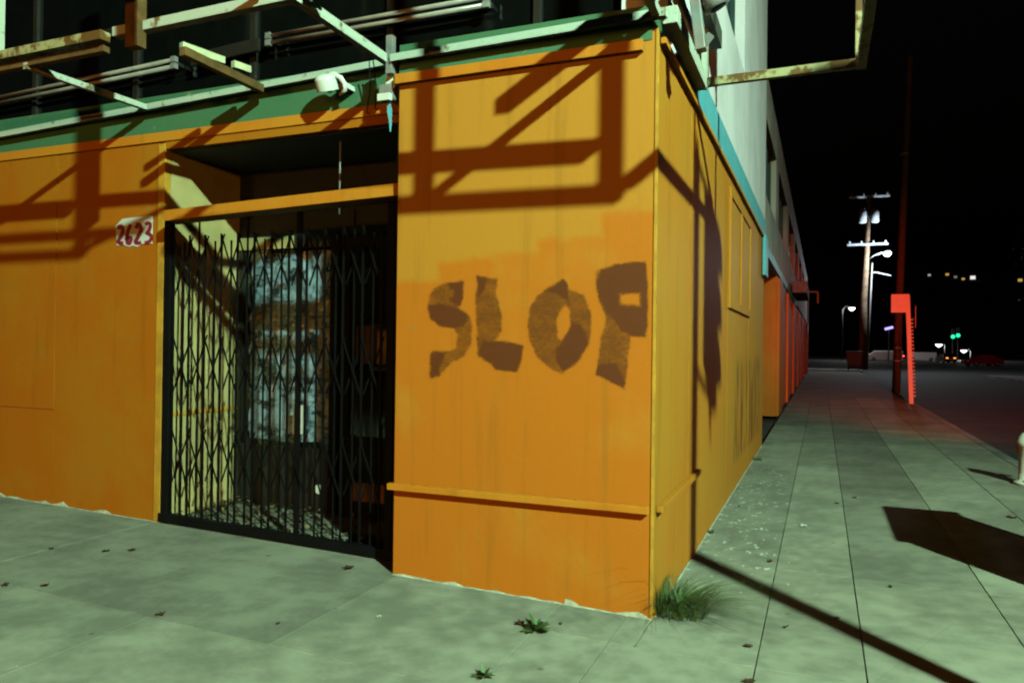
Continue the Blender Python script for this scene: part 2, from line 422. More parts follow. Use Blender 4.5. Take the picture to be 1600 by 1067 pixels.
# ================================================================== SETTING
# ground sheet to the horizon
ROAD_Z = -0.14
g = link('road', me_from('road', [(-1500, -300, ROAD_Z), (1500, -300, ROAD_Z), (1500, 1500, ROAD_Z), (-1500, 1500, ROAD_Z)], [(0, 1, 2, 3)]), MAT['asphalt'])
tag(g, None, kind='structure')

# pavement bed (under the slabs) and slabs
KX = 3.62
pv = MB()
bed = [(-9, -6.2), (0, -6.2), (KX, -6.2)]
vs = []; fs = []
xs = [-14, -4.5, 0, KX]; ys = [-6.2, 0.0, 1.6, 60.0]
for z_off in (-0.016,):
    for y in ys:
        for x in xs: vs.append((x, y, gz(x) + z_off))
for j in range(3):
    for i in range(3):
        if j >= 2 and i < 2: continue
        a = j * 4 + i; fs.append((a, a + 1, a + 5, a + 4))
pav = link('pavement', me_from('pavement', vs, fs), MAT['joint']); tag(pav, None, kind='structure')
# the far stretch, where slabs can no longer be told apart
fv = [(-0.02, 24, 0.0), (KX - 0.16, 24, 0.0), (KX - 0.16, 58, 0.0), (-0.02, 58, 0.0)]
link('far_paving', me_from('far_paving', fv, [(0, 1, 2, 3)]), MAT['concrete_dark'], pav)
def slab(x0, x1, y0, y1, lift=0.0, mat='concrete'):
    gp = 0.003 if x0 >= -0.2 and y1 > -1 else 0.0022; e = 0.0015
    X0, X1, Y0, Y1 = x0 + gp, x1 - gp, y0 + gp, y1 - gp
    def z(x): return gz(x) + lift
    v = []
    for (dx, dz) in ((0, -0.016), (0, -0.004), (e, 0)):
        for (x, y) in ((X0 + dx, Y0 + dx), (X1 - dx, Y0 + dx), (X1 - dx, Y1 - dx), (X0 + dx, Y1 - dx)):
            v.append((x, y, z(x) + dz))
    f = [(0, 1, 5, 4), (1, 2, 6, 5), (2, 3, 7, 6), (3, 0, 4, 7), (4, 5, 9, 8), (5, 6, 10, 9), (6, 7, 11, 10), (7, 4, 8, 11), (8, 9, 10, 11)]
    link('slab', me_from('slab', v, f), MAT[mat], pav)
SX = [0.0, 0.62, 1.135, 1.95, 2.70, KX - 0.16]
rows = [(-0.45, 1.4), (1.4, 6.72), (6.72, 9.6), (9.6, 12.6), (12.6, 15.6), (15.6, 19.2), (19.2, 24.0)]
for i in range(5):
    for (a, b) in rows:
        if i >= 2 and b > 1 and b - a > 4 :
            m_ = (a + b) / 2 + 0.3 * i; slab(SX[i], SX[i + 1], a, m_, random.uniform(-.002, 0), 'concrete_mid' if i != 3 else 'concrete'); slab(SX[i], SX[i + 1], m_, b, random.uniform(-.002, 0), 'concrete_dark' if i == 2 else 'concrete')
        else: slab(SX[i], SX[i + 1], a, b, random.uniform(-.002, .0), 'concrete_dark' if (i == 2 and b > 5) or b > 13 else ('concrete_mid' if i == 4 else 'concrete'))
slab(-0.145, 0.0, -0.45, 0.02); slab(-0.56, -0.145, -0.45, 0.02)
slab(-0.145, 0.62, -1.32, -0.45, -.001); slab(-0.56, -0.145, -1.32, -0.45, -.002)
slab(0.62, 1.135, -1.32, -0.45, -.001)
for (a, b) in ((1.135, 1.95), (1.95, 2.7), (2.7, KX - .16)): slab(a, b, -1.32, -0.45)
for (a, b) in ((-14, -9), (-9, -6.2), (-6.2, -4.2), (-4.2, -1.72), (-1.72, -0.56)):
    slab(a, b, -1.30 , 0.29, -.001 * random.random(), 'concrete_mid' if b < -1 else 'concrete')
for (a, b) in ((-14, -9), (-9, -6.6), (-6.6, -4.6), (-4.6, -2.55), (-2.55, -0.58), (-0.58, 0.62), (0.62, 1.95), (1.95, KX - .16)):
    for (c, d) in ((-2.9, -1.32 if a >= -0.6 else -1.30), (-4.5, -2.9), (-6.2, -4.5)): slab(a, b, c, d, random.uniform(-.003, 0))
# recess floor
slab(-4.2, -1.9, 0.29, 1.16, 0.012)
# kerb along the side street
def kerb_stone(y0, y1):
    b = MB().box(KX - 0.155, KX, y0 + .004, y1 - .004, ROAD_Z - 0.02, 0.001); b.build('kerb_stone', MAT['kerb'], pav, 0.012)
y = -6.2
while y < 58:
    L_ = 3.0 if y < 24 else 6.0
    kerb_stone(y, min(y + L_, 58)); y += L_
b = MB().box(-0.2, KX - .16, 58.0, 58.16, ROAD_Z - .02, 0.001); b.build('kerb_stone', MAT['kerb'], pav, 0.012)

# opposite pavement across the side street, and the one beyond the far crossing
fp = MB().box(11.6, 15.5, -12, 57, ROAD_Z - 0.02, 0.0).build('pavement_opposite', MAT['kerb'], None, 0.015); tag(fp, None, kind='structure')
fp = MB().box(-20, KX + .4, 62.5, 66.5, ROAD_Z - 0.02, 0.0).build('pavement_far', MAT['kerb'], None, 0.015); tag(fp, None, kind='structure')
# hill on the horizon
hv = []; hf = []
N = 60
for j in range(9):
    for i in range(N + 1):
        t = i / N; x = -900 + 2600 * t; yy = 520 + j * 95
        ridge = 118 + 26 * math.sin(t * 9) + 14 * math.sin(t * 23 + 1)
        h = ridge * math.sin(min(1, j / 6) * math.pi / 2) ** 1.3
        hv.append((x, yy + 40 * math.sin(t * 12), h - 1.0))
for j in range(8):
    for i in range(N): a = j * (N + 1) + i; hf.append((a, a + 1, a + N + 2, a + N + 1))
def hill_hit(px, py):
    d = ray(px, py)
    for k in range(500, 1300, 2):
        p = CAM + d * ((k - CAM.y) / d.y); t_ = (p.x + 900) / 2600
        j_ = (k - 520 - 40 * math.sin(t_ * 12)) / 95
        if j_ < 0: continue
        if (118 + 26 * math.sin(t_ * 9) + 14 * math.sin(t_ * 23 + 1)) * math.sin(min(1, j_ / 6) * math.pi / 2) ** 1.3 - 1.0 > p.z: return k
    return 1000
h = link('hill', me_from('hill', hv, hf, True), MAT['hill']); tag(h, None, kind='structure')

# ================================================================== LAMPS (fittings with the light inside)
def cobra_lamp(name, base, head, lens, watt, colr, label, radius=0.16, aim=None):
    t = empty(name, base)
    B = Vector(base); H = Vector(head) - B; top = Vector((0, 0, H.z + 0.1 - 0.55))
    MB().lathe([(0.16, 0), (0.16, 0.12), (0.10, 0.2), (0.085, 2.0), (0.055, top.z)], n=14).build('pole', MAT['grey'], t, smooth=True)
    dirv = Vector((H.x, H.y, 0)).normalized()
    e = Vector((H.x, H.y, H.z + 0.12)) - dirv * 0.35
    pts = [top + (e - top) * k + Vector((0, 0, 0.35 * math.sin(k * math.pi * 0.5) - 0.35 * k)) for k in (0, .2, .4, .6, .8, 1)]
    MB().tube([top - Vector((0, 0, .12))] + pts, 0.032, 8).build('arm', MAT['grey'], t, smooth=True)
    hb = MB(); c = Vector((H.x, H.y, H.z + 0.14)); sd = Vector((-dirv.y, dirv.x, 0))
    vs = []
    for (k, wd, hh) in ((-0.42, .05, .05), (-0.2, .12, .08), (0.05, .17, .10), (0.28, .14, .07), (0.36, .05, .03)):
        for a in range(10):
            an = math.pi * a / 9
            vs.append(c + dirv * k + sd * (math.cos(an) * wd) + Vector((0, 0, math.sin(an) * hh)))
    fs = [(i * 10 + a, i * 10 + a + 1, (i + 1) * 10 + a + 1, (i + 1) * 10 + a) for i in range(4) for a in range(9)]
    fs += [tuple(range(10)), tuple(range(40, 50))[::-1]]
    hb.add(vs, fs); hd = hb.build('lamp_head', MAT['grey'], t, smooth=True)
    lb = MB().lathe([(0.02, -0.03), (0.09, -0.02), (0.12, 0.02)], c - Vector((0, 0, 0.02)), 14); lb.build('lens', lens, hd, smooth=True)
    ld = bpy.data.lights.new(name + '_bulb', 'SPOT' if aim else 'POINT'); ld.energy = watt; ld.color = colr
    ld.shadow_soft_size = radius
    if aim: ld.spot_size = R(86); ld.spot_blend = 0.9
    lo = bpy.data.objects.new('bulb', ld); col.objects.link(lo); lo.parent = t
    lo.location = H + Vector((0, 0, -0.02 - radius))
    if aim: lo.rotation_euler = (Vector(aim) - Vector(head)).to_track_quat('-Z', 'Y').to_euler()
    tag(t, label, 'street lamp')
    return t
cobra_lamp('street_lamp', (11.9, -9.4, 0.0), LAMP, E_KEY, KEY_W, KEY_COL, 'tall street lamp on the opposite corner that lights the orange pillar', 0.12, (-0.3, -0.2, 2))
cobra_lamp('street_lamp', (-9.0, -27.0, 0.0), Vector((-8.6, -24.6, 4.6)), E_SOD, FILL_W, FILL_COL, 'unseen amber fill lamp across the road facing the scissor gate', 0.5)  # unseen amber lamps, placed to give the warm fill in the shadows
cobra_lamp('street_lamp', (6.0, -30.0, 0.0), Vector((5.6, -27.6, 4.6)), E_SOD, FILL_W, FILL_COL, 'unseen amber fill lamp across the road facing the building corner', 0.5)
cobra_lamp('street_lamp', (26.0, -16.0, 0.0), Vector((24.0, -15.2, 4.6)), E_SOD, FILL_W * 0.7, FILL_COL, 'unseen amber fill lamp across the side street', 0.5)

# ================================================================== CORNER BUILDING
bld = empty('corner_building', (0, 0, 0))
tag(bld, 'orange corner shop with SLOP brushed on its pillar, white storey above', 'building')
FY = 0.25                      # front wall left of the pillar stands this far back
PX0 = -1.765                   # left edge of the pillar
GX0, GX1 = -4.15, -1.93        # doorway opening
pillar = box('pillar', MAT['pillar'], bld, PX0, 0.0, 0.0, 0.6, -0.06, 3.50)
# upper trim strip, ledge and the board below it
box('trim_strip', MAT['trim'], pillar, PX0 - 0.015, -0.085, -0.045, -0.001, 3.365, 3.432, 0.004)
box('ledge_board', MAT['trim'], pillar, PX0 - 0.03, -0.018, -0.048, -0.001, 0.622, 0.664, 0.004)
def ragged(name, a, b, z_of, mat, parent, axis, face, h0, h1, step=0.075):
    """thin lip with a ragged upper edge where the paint stops short of the pavement"""
    n_ = int(abs(b - a) / step); v = []; f = []
    hh = 0.0
    for i in range(n_ + 1):
        t = a + (b - a) * i / n_
        hh = h0 * .4 if random.random() < 0.55 else hh * 0.4 + random.uniform(h0, h1) * random.choice((.3, .6, 1.2))
        for (off, z) in ((0.0, -0.02), (0.0, hh), (0.012, hh * 0.9), (0.016, -0.02)):
            zz = z_of(t) + z
            v.append((t, face - off, zz) if axis == 'X' else (face + off, t, zz))
    for i in range(n_):
        for k in range(3):
            a0 = i * 4 + k; f.append((a0, a0 + 1, a0 + 5, a0 + 4))
    o = link(name, me_from(name, v, f), mat, parent); return o
ragged('cement_lip', PX0, 0.0, gz, MAT['crumb'], pillar, 'X', -0.001, 0.004, 0.022)
ragged('cement_lip', -13.0, GX0 - 0.02, gz, MAT['crumb'], bld, 'X', FY - 0.001, 0.006, 0.035)
ragged('cement_lip', 0.05, 8.8, lambda t: 0.0, MAT['crumb'], bld, 'Y', 0.006, 0.0, 0.016, 0.08)
# a chipped wedge in the base of the pillar
poly_sheet([(881, 951), (883, 934), (893, 937), (902, 942), (913, 954), (900, 953)], [], lambda x, y: onY(x, y, 0.0), (0, -1, 0), 'chipped_patch', MAT['crumb'], pillar, 0.0, 0.003)
MB().box(-0.012, 0.007, -0.007, 0.012, -0.04, 3.50).build('corner_bead', MAT['edge'], pillar, 0.002)

# SLOP, in brushed brown paint: px of the photograph carried on to the pillar face
def zz7(x, y): return onY(620 + x * 0.275, 380 + y * 0.275, 0.0)
letters = [
 ([(382,210),(290,225),(225,250),(185,300),(172,370),(185,430),(240,470),(330,480),(345,520),(335,590),(300,610),(205,615),(195,640),(190,768),(240,755),(300,690),(380,640),(420,580),(430,480),(410,410),(345,362),(362,352),(372,315)], []),
 ([(460,190),(565,205),(570,300),(590,400),(595,500),(560,552),(722,580),(710,650),(685,730),(560,720),(540,690),(465,640),(455,500),(450,350)], []),
 ([(945,195),(965,215),(975,255),(1060,300),(1095,380),(1105,470),(1090,580),(1040,660),(945,745),(880,720),(800,640),(755,550),(745,450),(760,370),(800,300),(860,265)], [[(960,350),(915,400),(905,460),(912,540),(935,560),(975,500),(988,440),(985,380)]]),
 ([(1130,165),(1155,150),(1240,120),(1415,105),(1422,160),(1425,440),(1410,530),(1330,530),(1305,720),(1290,825),(1240,800),(1180,770),(1135,745),(1145,660),(1165,520),(1195,420),(1150,330),(1135,240)], [[(1270,290),(1380,285),(1385,355),(1275,350)]]),
]
solid = [
 [[(292,226),(378,212),(370,318),(358,352),(318,338),(300,318),(325,300),(322,262),(300,262)], [(178,350),(240,340),(330,365),(405,412),(380,470),(330,478),(240,470),(186,425)], [(198,640),(235,622),(285,622),(250,680),(238,752),(192,765)]],
 [[(495,556),(560,556),(720,582),(708,652),(683,728),(560,716),(540,688),(468,636),(475,590)], [(462,195),(510,200),(500,260),(465,300)]],
 [[(943,200),(963,216),(975,258),(985,352),(950,310),(900,282),(862,272),(905,240)], [(990,440),(1060,470),(1088,575),(1040,655),(945,740),(905,660),(905,590),(940,570),(975,510)]],
 [[(1158,152),(1240,122),(1413,108),(1420,160),(1420,276),(1262,280),(1266,362),(1200,400),(1155,325),(1140,240)], [(1200,380),(1262,360),(1386,366),(1422,352),(1422,440),(1406,526),(1330,526),(1280,500)], [(1392,262),(1420,262),(1424,372),(1394,372)], [(1140,690),(1250,680),(1296,800),(1285,820),(1240,798),(1137,742)]],
]
def inside(p, lp):
    x, y = p; c = False; j = len(lp) - 1
    for i in range(len(lp)):
        (xi, yi), (xj, yj) = lp[i], lp[j]
        if (yi > y) != (yj > y) and x < (xj - xi) * (y - yi) / (yj - yi) + xi: c = not c
        j = i
    return c
def seg_dist(p, lp):
    m = 1e9; x, y = p
    for i in range(len(lp)):
        (x0, y0), (x1, y1) = lp[i - 1], lp[i]
        dx, dy = x1 - x0, y1 - y0; q = max(0, min(1, ((x - x0) * dx + (y - y0) * dy) / (dx * dx + dy * dy + 1e-9)))
        m = min(m, (x - x0 - q * dx) ** 2 + (y - y0 - q * dy) ** 2)
    return math.sqrt(m)
def paint_sheet(name, lp, holes, solids, mat, parent, thick, soft=24.0, step=7.0):
    """brushed paint as a sheet whose cover fades towards its outline (point attribute cov)"""
    x0 = min(p[0] for p in lp) - soft; x1 = max(p[0] for p in lp) + soft; y0 = min(p[1] for p in lp) - soft; y1 = max(p[1] for p in lp) + soft
    nx = int((x1 - x0) / step) + 1; ny = int((y1 - y0) / step) + 1; cov = {}; sol = {}; idx = {}; V = []; A = []; B = []; Fc = []
    for j in range(ny + 1):
        for i in range(nx + 1):
            p = (x0 + i * step, y0 + j * step); d = seg_dist(p, lp); ins = inside(p, lp)
            for h_ in holes:
                dh = seg_dist(p, h_); d = min(d, dh)
                if inside(p, h_): ins = False
            sd = d if ins else -d; cov[i, j] = max(0.0, min(1.0, (sd + soft) / (2 * soft))); sol[i, j] = 0.0
            if cov[i, j] > 0: sol[i, j] = max(max(0.0, min(1.0, ((seg_dist(p, q) if inside(p, q) else -seg_dist(p, q)) + 22) / 44)) for q in solids)
    for j in range(ny):
        for i in range(nx):
            k4 = [(i, j), (i + 1, j), (i + 1, j + 1), (i, j + 1)]
            if max(cov[k] for k in k4) <= 0: continue
            f_ = []
            for k in k4:
                if k not in idx:
                    idx[k] = len(V); V.append(zz7(x0 + k[0] * step, y0 + k[1] * step) + Vector((0, -thick, 0))); A.append(cov[k]); B.append(sol[k])
                f_.append(idx[k])
            Fc.append(tuple(f_))
    me = me_from(name, V, Fc); at = me.attributes.new('cov', 'FLOAT', 'POINT'); at.data.foreach_set('value', A); at = me.attributes.new('sol', 'FLOAT', 'POINT'); at.data.foreach_set('value', B)
    return link(name, me, mat, parent)
for (lp, hl), so in zip(letters, solid):
    paint_sheet('painted_letter', lp, hl, so, MAT['graf'], pillar, 0.0012)

# front wall left of the doorway, in boards
box('wall_core', MAT['left'], bld, -13.0, GX0 - 0.012, FY + 0.012, FY + 0.3, -0.05, 3.345)
sx_ = onY(88, 430, FY).x; sz_ = onY(40, 637, FY).z
for (a, b, c, d, pr) in ((-13.0, sx_ - 0.003, -0.03, sz_ - 0.003, 0.0), (-13.0, sx_ - 0.003, sz_ + 0.003, 3.262, 0.003), (sx_ + 0.003, -4.225, -0.03, 3.262, 0.001)):
    box('wall_board', MAT['left'], bld, a, b, FY - pr, FY + 0.011, c, d)
box('door_jamb_trim', MAT['edge'], bld, -4.222, GX0, FY - 0.008, FY + 0.05, 0.02, 3.25, 0.003)
box('head_trim', MAT['trim'], bld, -13.0, GX1 + 0.14, FY - 0.016, FY + 0.05, 3.266, 3.345, 0.004)
box('head_board', MAT['left'], bld, GX0 + 0.002, GX1 + 0.13, FY - 0.004, FY + 0.05, 3.20, 3.264)
box('green_fascia', MAT['green'], bld, -13.0, PX0 - 0.002, FY - 0.004, FY + 0.3, 3.347, 3.655)
box('green_fascia', MAT['green'], bld, PX0, -0.03, -0.004, 0.3, 3.502, 3.64)
box('green_fascia', MAT['green'], pillar, PX0, -0.035, -0.006, -0.0005, 3.434, 3.50)
# clerestory of dark panes over the fascia
box('upper_wall', MAT['dark'], bld, -13.0, -0.05, FY + 0.16, FY + 0.4, 3.62, 7.6)
xs_ = [-7.2, -5.9, -4.62, -3.34, -2.06, -0.9, -0.06]
for i in range(6):
    pn = box('window_pane', MAT['darkglass'], bld, xs_[i] + 0.03, xs_[i + 1] - 0.03, FY + 0.12, FY + 0.158, 3.66, 5.1)
for x in xs_[1:-1]: box('mullion', MAT['darkbrown'], bld, x - 0.028, x + 0.028, FY + 0.09, FY + 0.158, 3.62, 5.15, 0.003)
box('transom_rail', MAT['darkbrown'], bld, -13.0, -0.06, FY + 0.085, FY + 0.157, 4.30, 4.36, 0.003)

# recessed doorway
ZC = 3.19
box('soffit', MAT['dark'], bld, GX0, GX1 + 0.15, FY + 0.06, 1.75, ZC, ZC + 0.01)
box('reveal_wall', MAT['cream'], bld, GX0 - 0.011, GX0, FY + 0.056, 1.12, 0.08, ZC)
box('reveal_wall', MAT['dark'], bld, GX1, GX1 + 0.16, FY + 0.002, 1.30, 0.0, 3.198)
box('reveal_rail', MAT['edge'], bld, GX0 + 0.0005, GX0 + 0.012, FY + 0.06, 1.11, 0.98, 1.01)
D = 1.12
# shop front at the back of the recess
sf = box('shop_window', MAT['darkbrown'], bld, -4.15, -3.10, D + 0.0005, D + 0.05, 0.06, 0.66)
WX0, WX1, DX0, DX1 = -4.10, -3.10, -3.01, -2.02
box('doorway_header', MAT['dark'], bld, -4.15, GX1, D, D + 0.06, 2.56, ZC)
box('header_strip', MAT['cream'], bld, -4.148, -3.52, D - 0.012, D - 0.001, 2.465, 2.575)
box('window_frame', MAT['darkbrown'], sf, -4.15, WX0, D + 0.001, D + 0.05, 0.66, 2.56)
box('window_frame', MAT['darkbrown'], sf, WX0, WX1, D + 0.001, D + 0.05, 2.47, 2.559)
box('mullion', MAT['iron'], sf, WX1, DX0, D - 0.03, D + 0.05, 0.05, 2.56, 0.004)
box('glass_pane', MAT['glass'], sf, WX0, WX1, D + 0.02, D + 0.026, 0.66, 2.47)
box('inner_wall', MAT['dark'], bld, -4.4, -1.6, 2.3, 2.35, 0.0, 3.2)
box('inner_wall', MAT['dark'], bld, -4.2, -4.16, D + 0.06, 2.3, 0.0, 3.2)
dr = box('door', MAT['iron'], bld, DX0 + 0.01, DX1, D + 0.002, D + 0.045, 0.05, 0.80, 0.003)
box('door_stile', MAT['iron'], dr, DX0 + 0.01, DX0 + 0.09, D + 0.003, D + 0.044, 0.80, 2.55)
box('door_stile', MAT['iron'], dr, DX1 - 0.09, DX1, D + 0.003, D + 0.044, 0.80, 2.55)
box('door_rail', MAT['iron'], dr, DX0 + 0.09, DX1 - 0.09, D + 0.003, D + 0.044, 2.45, 2.55)
box('glass_pane', MAT['glass'], dr, DX0 + 0.09, DX1 - 0.09, D + 0.02, D + 0.026, 0.80, 2.45)
box('kick_plate', MAT['rust'], dr, DX0 + 0.14, DX1 - 0.2, D - 0.006, D + 0.001, 0.24, 0.40)

# lintel bar across the gate
MB().bar(onY(256, 337, 0.06) + Vector((0, .085, 0)), onY(626, 295, 0.06) + Vector((0, .085, 0)), 0.17, 0.085).build('lintel_bar', MAT['trim'], bld, 0.004)

# side wall along the side street
ysd = [0.006, 1.22, 2.44, 3.66, 4.88, 6.10, 7.32, 8.85]
box('side_wall_core', MAT['side'], bld, -0.3, -0.012, 0.61, 8.846, -0.05, 3.42)
for i in range(7):
    o = box('side_board', MAT['side'], bld, -0.0115 if i else -0.005, 0.004 + 0.003 * (i % 2), ysd[i] + 0.002, ysd[i + 1] - 0.002, -0.03, 3.42)
box('top_moulding', MAT['trim'], bld, 0.009, 0.042, 0.03, 8.85, 3.415, 3.452, 0.004)
box('ledge_board', MAT['side'], bld, 0.008, 0.05, 0.06, 1.62, 0.618, 0.655, 0.004)
# boarded window with a raised frame
bw = box('boarded_window', MAT['side'], bld, 0.008, 0.018, 3.75, 6.0, 2.12, 3.20)
for (a, b, c, d) in ((3.66, 3.75, 2.03, 3.29), (6.0, 6.09, 2.03, 3.29), (3.752, 5.998, 2.03, 2.12), (3.752, 5.998, 3.20, 3.29), (4.83, 4.9, 2.122, 3.198)):
    box('frame_strip', MAT['side'], bw, 0.009, 0.034, a, b, c, d, 0.003)
# doorway gap between the two walls, then the second wall set back a little
X2 = -0.12
box('side_door_wall', MAT['far_orange'], bld, -1.4, -1.3, 8.85, 15.3, -0.05, 3.42)
box('side_door_return', MAT['side'], bld, -1.3, -0.31, 8.75, 8.849, -0.05, 3.42)
box('second_wall', MAT['far_orange'], bld, -1.6, X2, 15.3, 56.0, -0.05, 3.42)
for (a, b) in ((15.29, 16.9), (20.6, 21.6), (26.0, 27.0), (32.0, 33.0), (38.5, 39.5), (45, 46)):
    box('wall_pier', MAT['far_orange'], bld, X2 - 0.01, X2 + 0.07, a, b, -0.04, 3.36, 0.006)
for (a, b) in ((17.3, 20.2), (22.2, 25.4), (27.6, 31.4), (33.8, 37.8)):
    for k in range(6):
        box('door_slat', MAT['far_orange'], bld, X2 - 0.005, X2 + 0.03, a + (b - a) * k / 6 + 0.02, a + (b - a) * (k + 1) / 6 - 0.02, 0.02, 2.75, 0.004)
# blue band, hanging end panel, white upper storey
box('blue_band', MAT['blue'], bld, 0.0, 0.03, 1.24, 8.86, 3.455, 3.74, 0.004)
box('blue_band', MAT['blue'], bld, X2, X2 + 0.03, 8.87, 30.0, 3.455, 3.66, 0.004)
box('blue_end_panel', MAT['blue'], bld, 0.02, 0.07, 8.32, 8.90, 2.80, 3.45, 0.004)
box('upper_floor', MAT['dark'], bld, -1.6, X2 - 0.001, 8.852, 56, 3.422, 3.454)
def wall_with_openings(name, mat, X, y0, y1, z0, z1, ops, depth=0.25):
    """wall cut into blocks around its window openings"""
    cuts = sorted(ops); y = y0; k = 0
    for (a, b, c, d) in cuts:
        if a > y: box(name, mat, bld, X - depth, X, y, a, z0, z1)
        box(name, mat, bld, X - depth, X - 0.0008, a, b, z0, c); box(name, mat, bld, X - depth, X - 0.0008, a, b, d, z1)
        y = b
    if y < y1: box(name, mat, bld, X - depth, X, y, y1, z0, z1)
def street_window(X, a, b, c, d, panes):
    f = empty('window', (0, 0, 0)); f.parent = bld
    box('frame', MAT['teal_dark'], f, X - 0.20, X - 0.14, a, b, c, c + 0.06); box('frame', MAT['teal_dark'], f, X - 0.20, X - 0.14, a, b, d - 0.06, d)
    for k in range(panes + 1):
        yy = a + (b - a) * k / panes; box('frame', MAT['teal_dark'], f, X - 0.20, X - 0.12, max(a, yy - 0.04), min(b, yy + 0.04), c + 0.061, d - 0.061)
    for k in range(panes):
        p0 = a + (b - a) * k / panes + 0.041; p1 = a + (b - a) * (k + 1) / panes - 0.041
        box('pane', MAT['darkglass'], f, X - 0.185, X - 0.17, p0, p1, c + 0.061, d - 0.061)
ops1 = [(2.9, 5.25, 5.02, 7.2)]
wall_with_openings('white_wall', MAT['white_wall'], 0.0, 0.62, 9.15, 3.457, 9.0, ops1)
box('white_wall', MAT['white_wall'], bld, -0.9, -0.004, 9.152, 9.20, 3.637, 9.0)
street_window(0.0, *ops1[0], 2)
ops2 = [(9.5, 14.5, 4.62, 6.1), (15.6, 20.6, 4.62, 6.1), (21.8, 26.8, 4.62, 6.1), (28.0, 33.0, 4.62, 6.1), (34.2, 39.2, 4.62, 6.1), (40.4, 45.4, 4.62, 6.1)]
wall_with_openings('second_upper_wall', MAT['white_old'], X2, 9.21, 56.0, 3.602, 7.0, ops2)
for w_ in ops2: street_window(X2, *w_, 4)
# front upper return at the corner and a flat roof line
box('corner_post', MAT['white_wall'], bld, -0.30, -0.002, 0.30, 0.618, 3.66, 9.0)
# downpipe at the far end
MB().tube([(X2 + 0.10, 50.0, 0.0), (X2 + 0.10, 50.0, 3.3)], 0.10, 10).build('downpipe', MAT['transformer'], bld, smooth=True)
aw = box('awning', MAT['awning'], bld, X2 + 0.055, 0.42, 24.0, 29.0, 3.62, 4.02, 0.02)

# ================================================================== SIGN FRAME left over the shop front
fr = empty('sign_frame', (0, -0.05, 3.55))
tag(fr, 'rusty white bare steel sign frame jutting out around the building corner', 'sign frame')
def member(name, a, b, wd, ht, mat, upv=(0, 0, 1), bv=0.003):
    o = MB().bar(a, b, wd, ht, upv).build(name, mat, None, bv)
    o.parent = fr; o.matrix_parent_inverse = Matrix.Translation((0, 0.05, -3.55)); return o
Pl = onY(0, 212, 0.19); Pr = onY(606, 98, 0.19)
dl = (Pl - Pr)
member('inner_rail', Pr + dl * 1.35, Pr, 0.05, 0.05, MAT['steel'])
member('inner_rail', (-1.80, -0.05, 3.535), (0.06, -0.05, 3.56), 0.05, 0.05, MAT['steel'])
member('drop_leg', (-1.82, -0.03, 3.70), (-1.82, -0.03, 3.44), 0.05, 0.05, MAT['grey'])
# outer wide rail
A_ = onZ(0, 95, 3.60); B_ = onZ(430, 8, 3.60); dAB = B_ - A_
member('outer_rail', A_ - dAB * 0.7 + Vector((0, 0, .02)), A_ + dAB * 0.43 + Vector((0, 0, .02)), 0.08, 0.062, MAT['steel_rusty'])
member('outer_rail', A_ + dAB * 0.46 + Vector((0, 0.02, .035)), (-1.75, -0.87, 3.635), 0.065, 0.062, MAT['steel'])
member('outer_rail', (-1.745, -0.97, 3.60), (0.72, -1.02, 3.585), 0.105, 0.06, MAT['steel'])
member('outer_flange', A_ - dAB * 0.7 + Vector((0, 0.03, -0.052)), A_ + dAB * 0.42 + Vector((0, 0.03, -0.052)), 0.05, 0.04, MAT['rust'])
member('post', (-3.20, -0.89, 3.49), (-3.20, -0.89, 5.2), 0.11, 0.07, MAT['rust'], (0, 1, 0))
member('post', onZ(1, 85, 3.63) + Vector((-0.02, 0, 0)), onZ(1, 85, 3.63) + Vector((-0.02, 0, 1.6)), 0.05, 0.05, MAT['steel'], (0, 1, 0))
# struts from the wall out to the rails
for (x, z0, z1, ye, m_, w_, h_) in ((-4.29, 3.54, 3.53, -0.86, 'steel', .045, .045), (-1.86, 3.545, 3.56, -1.25, 'steel', .05, .06), (0.0, 3.565, 3.56, -1.25, 'steel', .05, .05)):
    member('strut', (x, 0.16 if x < -1.8 else -0.03, z0), (x, ye, z1), w_, h_, MAT[m_])
member('strut', onY(408, 139, 0.16), onZ(285, 80, 3.56), 0.055, 0.06, MAT['rust'])
q0 = onZ(283, 72, 3.63); q1 = onZ(390, 110, 3.63)
member('pale_bar', q0, q0 + (q1 - q0) * 0.60, 0.045, 0.05, MAT['plank'])
member('pale_bar', q0 + (q1 - q0) * 0.74, q1, 0.045, 0.05, MAT['plank'])
# outermost rail and posts of the corner bay, continued at a higher level to the left
member('outer_rail', (-1.86, -1.27, 3.585), (1.15, -1.27, 3.545), 0.05, 0.075, MAT['steel'])
member('outer_rail', (-7.0, -1.38, 3.80), (-1.9, -1.38, 3.80), 0.05, 0.05, MAT['steel'])
member('outer_rail', (-7.0, -1.58, 3.82), (-2.15, -1.58, 3.82), 0.05, 0.05, MAT['steel'])
member('post', (-2.18, -1.58, 3.80), (-2.18, -1.58, 5.2), 0.06, 0.06, MAT['steel'], (0, 1, 0))
member('strut', (-2.18, -1.56, 3.84), (-2.18, -0.92, 3.66), 0.04, 0.04, MAT['steel'])
member('post', (-0.02, -1.25, 3.56), (-0.02, -1.25, 5.2), 0.07, 0.06, MAT['steel_rusty'], (0, 1, 0))
member('post', (1.10, -1.27, 3.56), (1.10, -1.27, 5.2), 0.08, 0.06, MAT['steel_rusty'], (0, 1, 0))
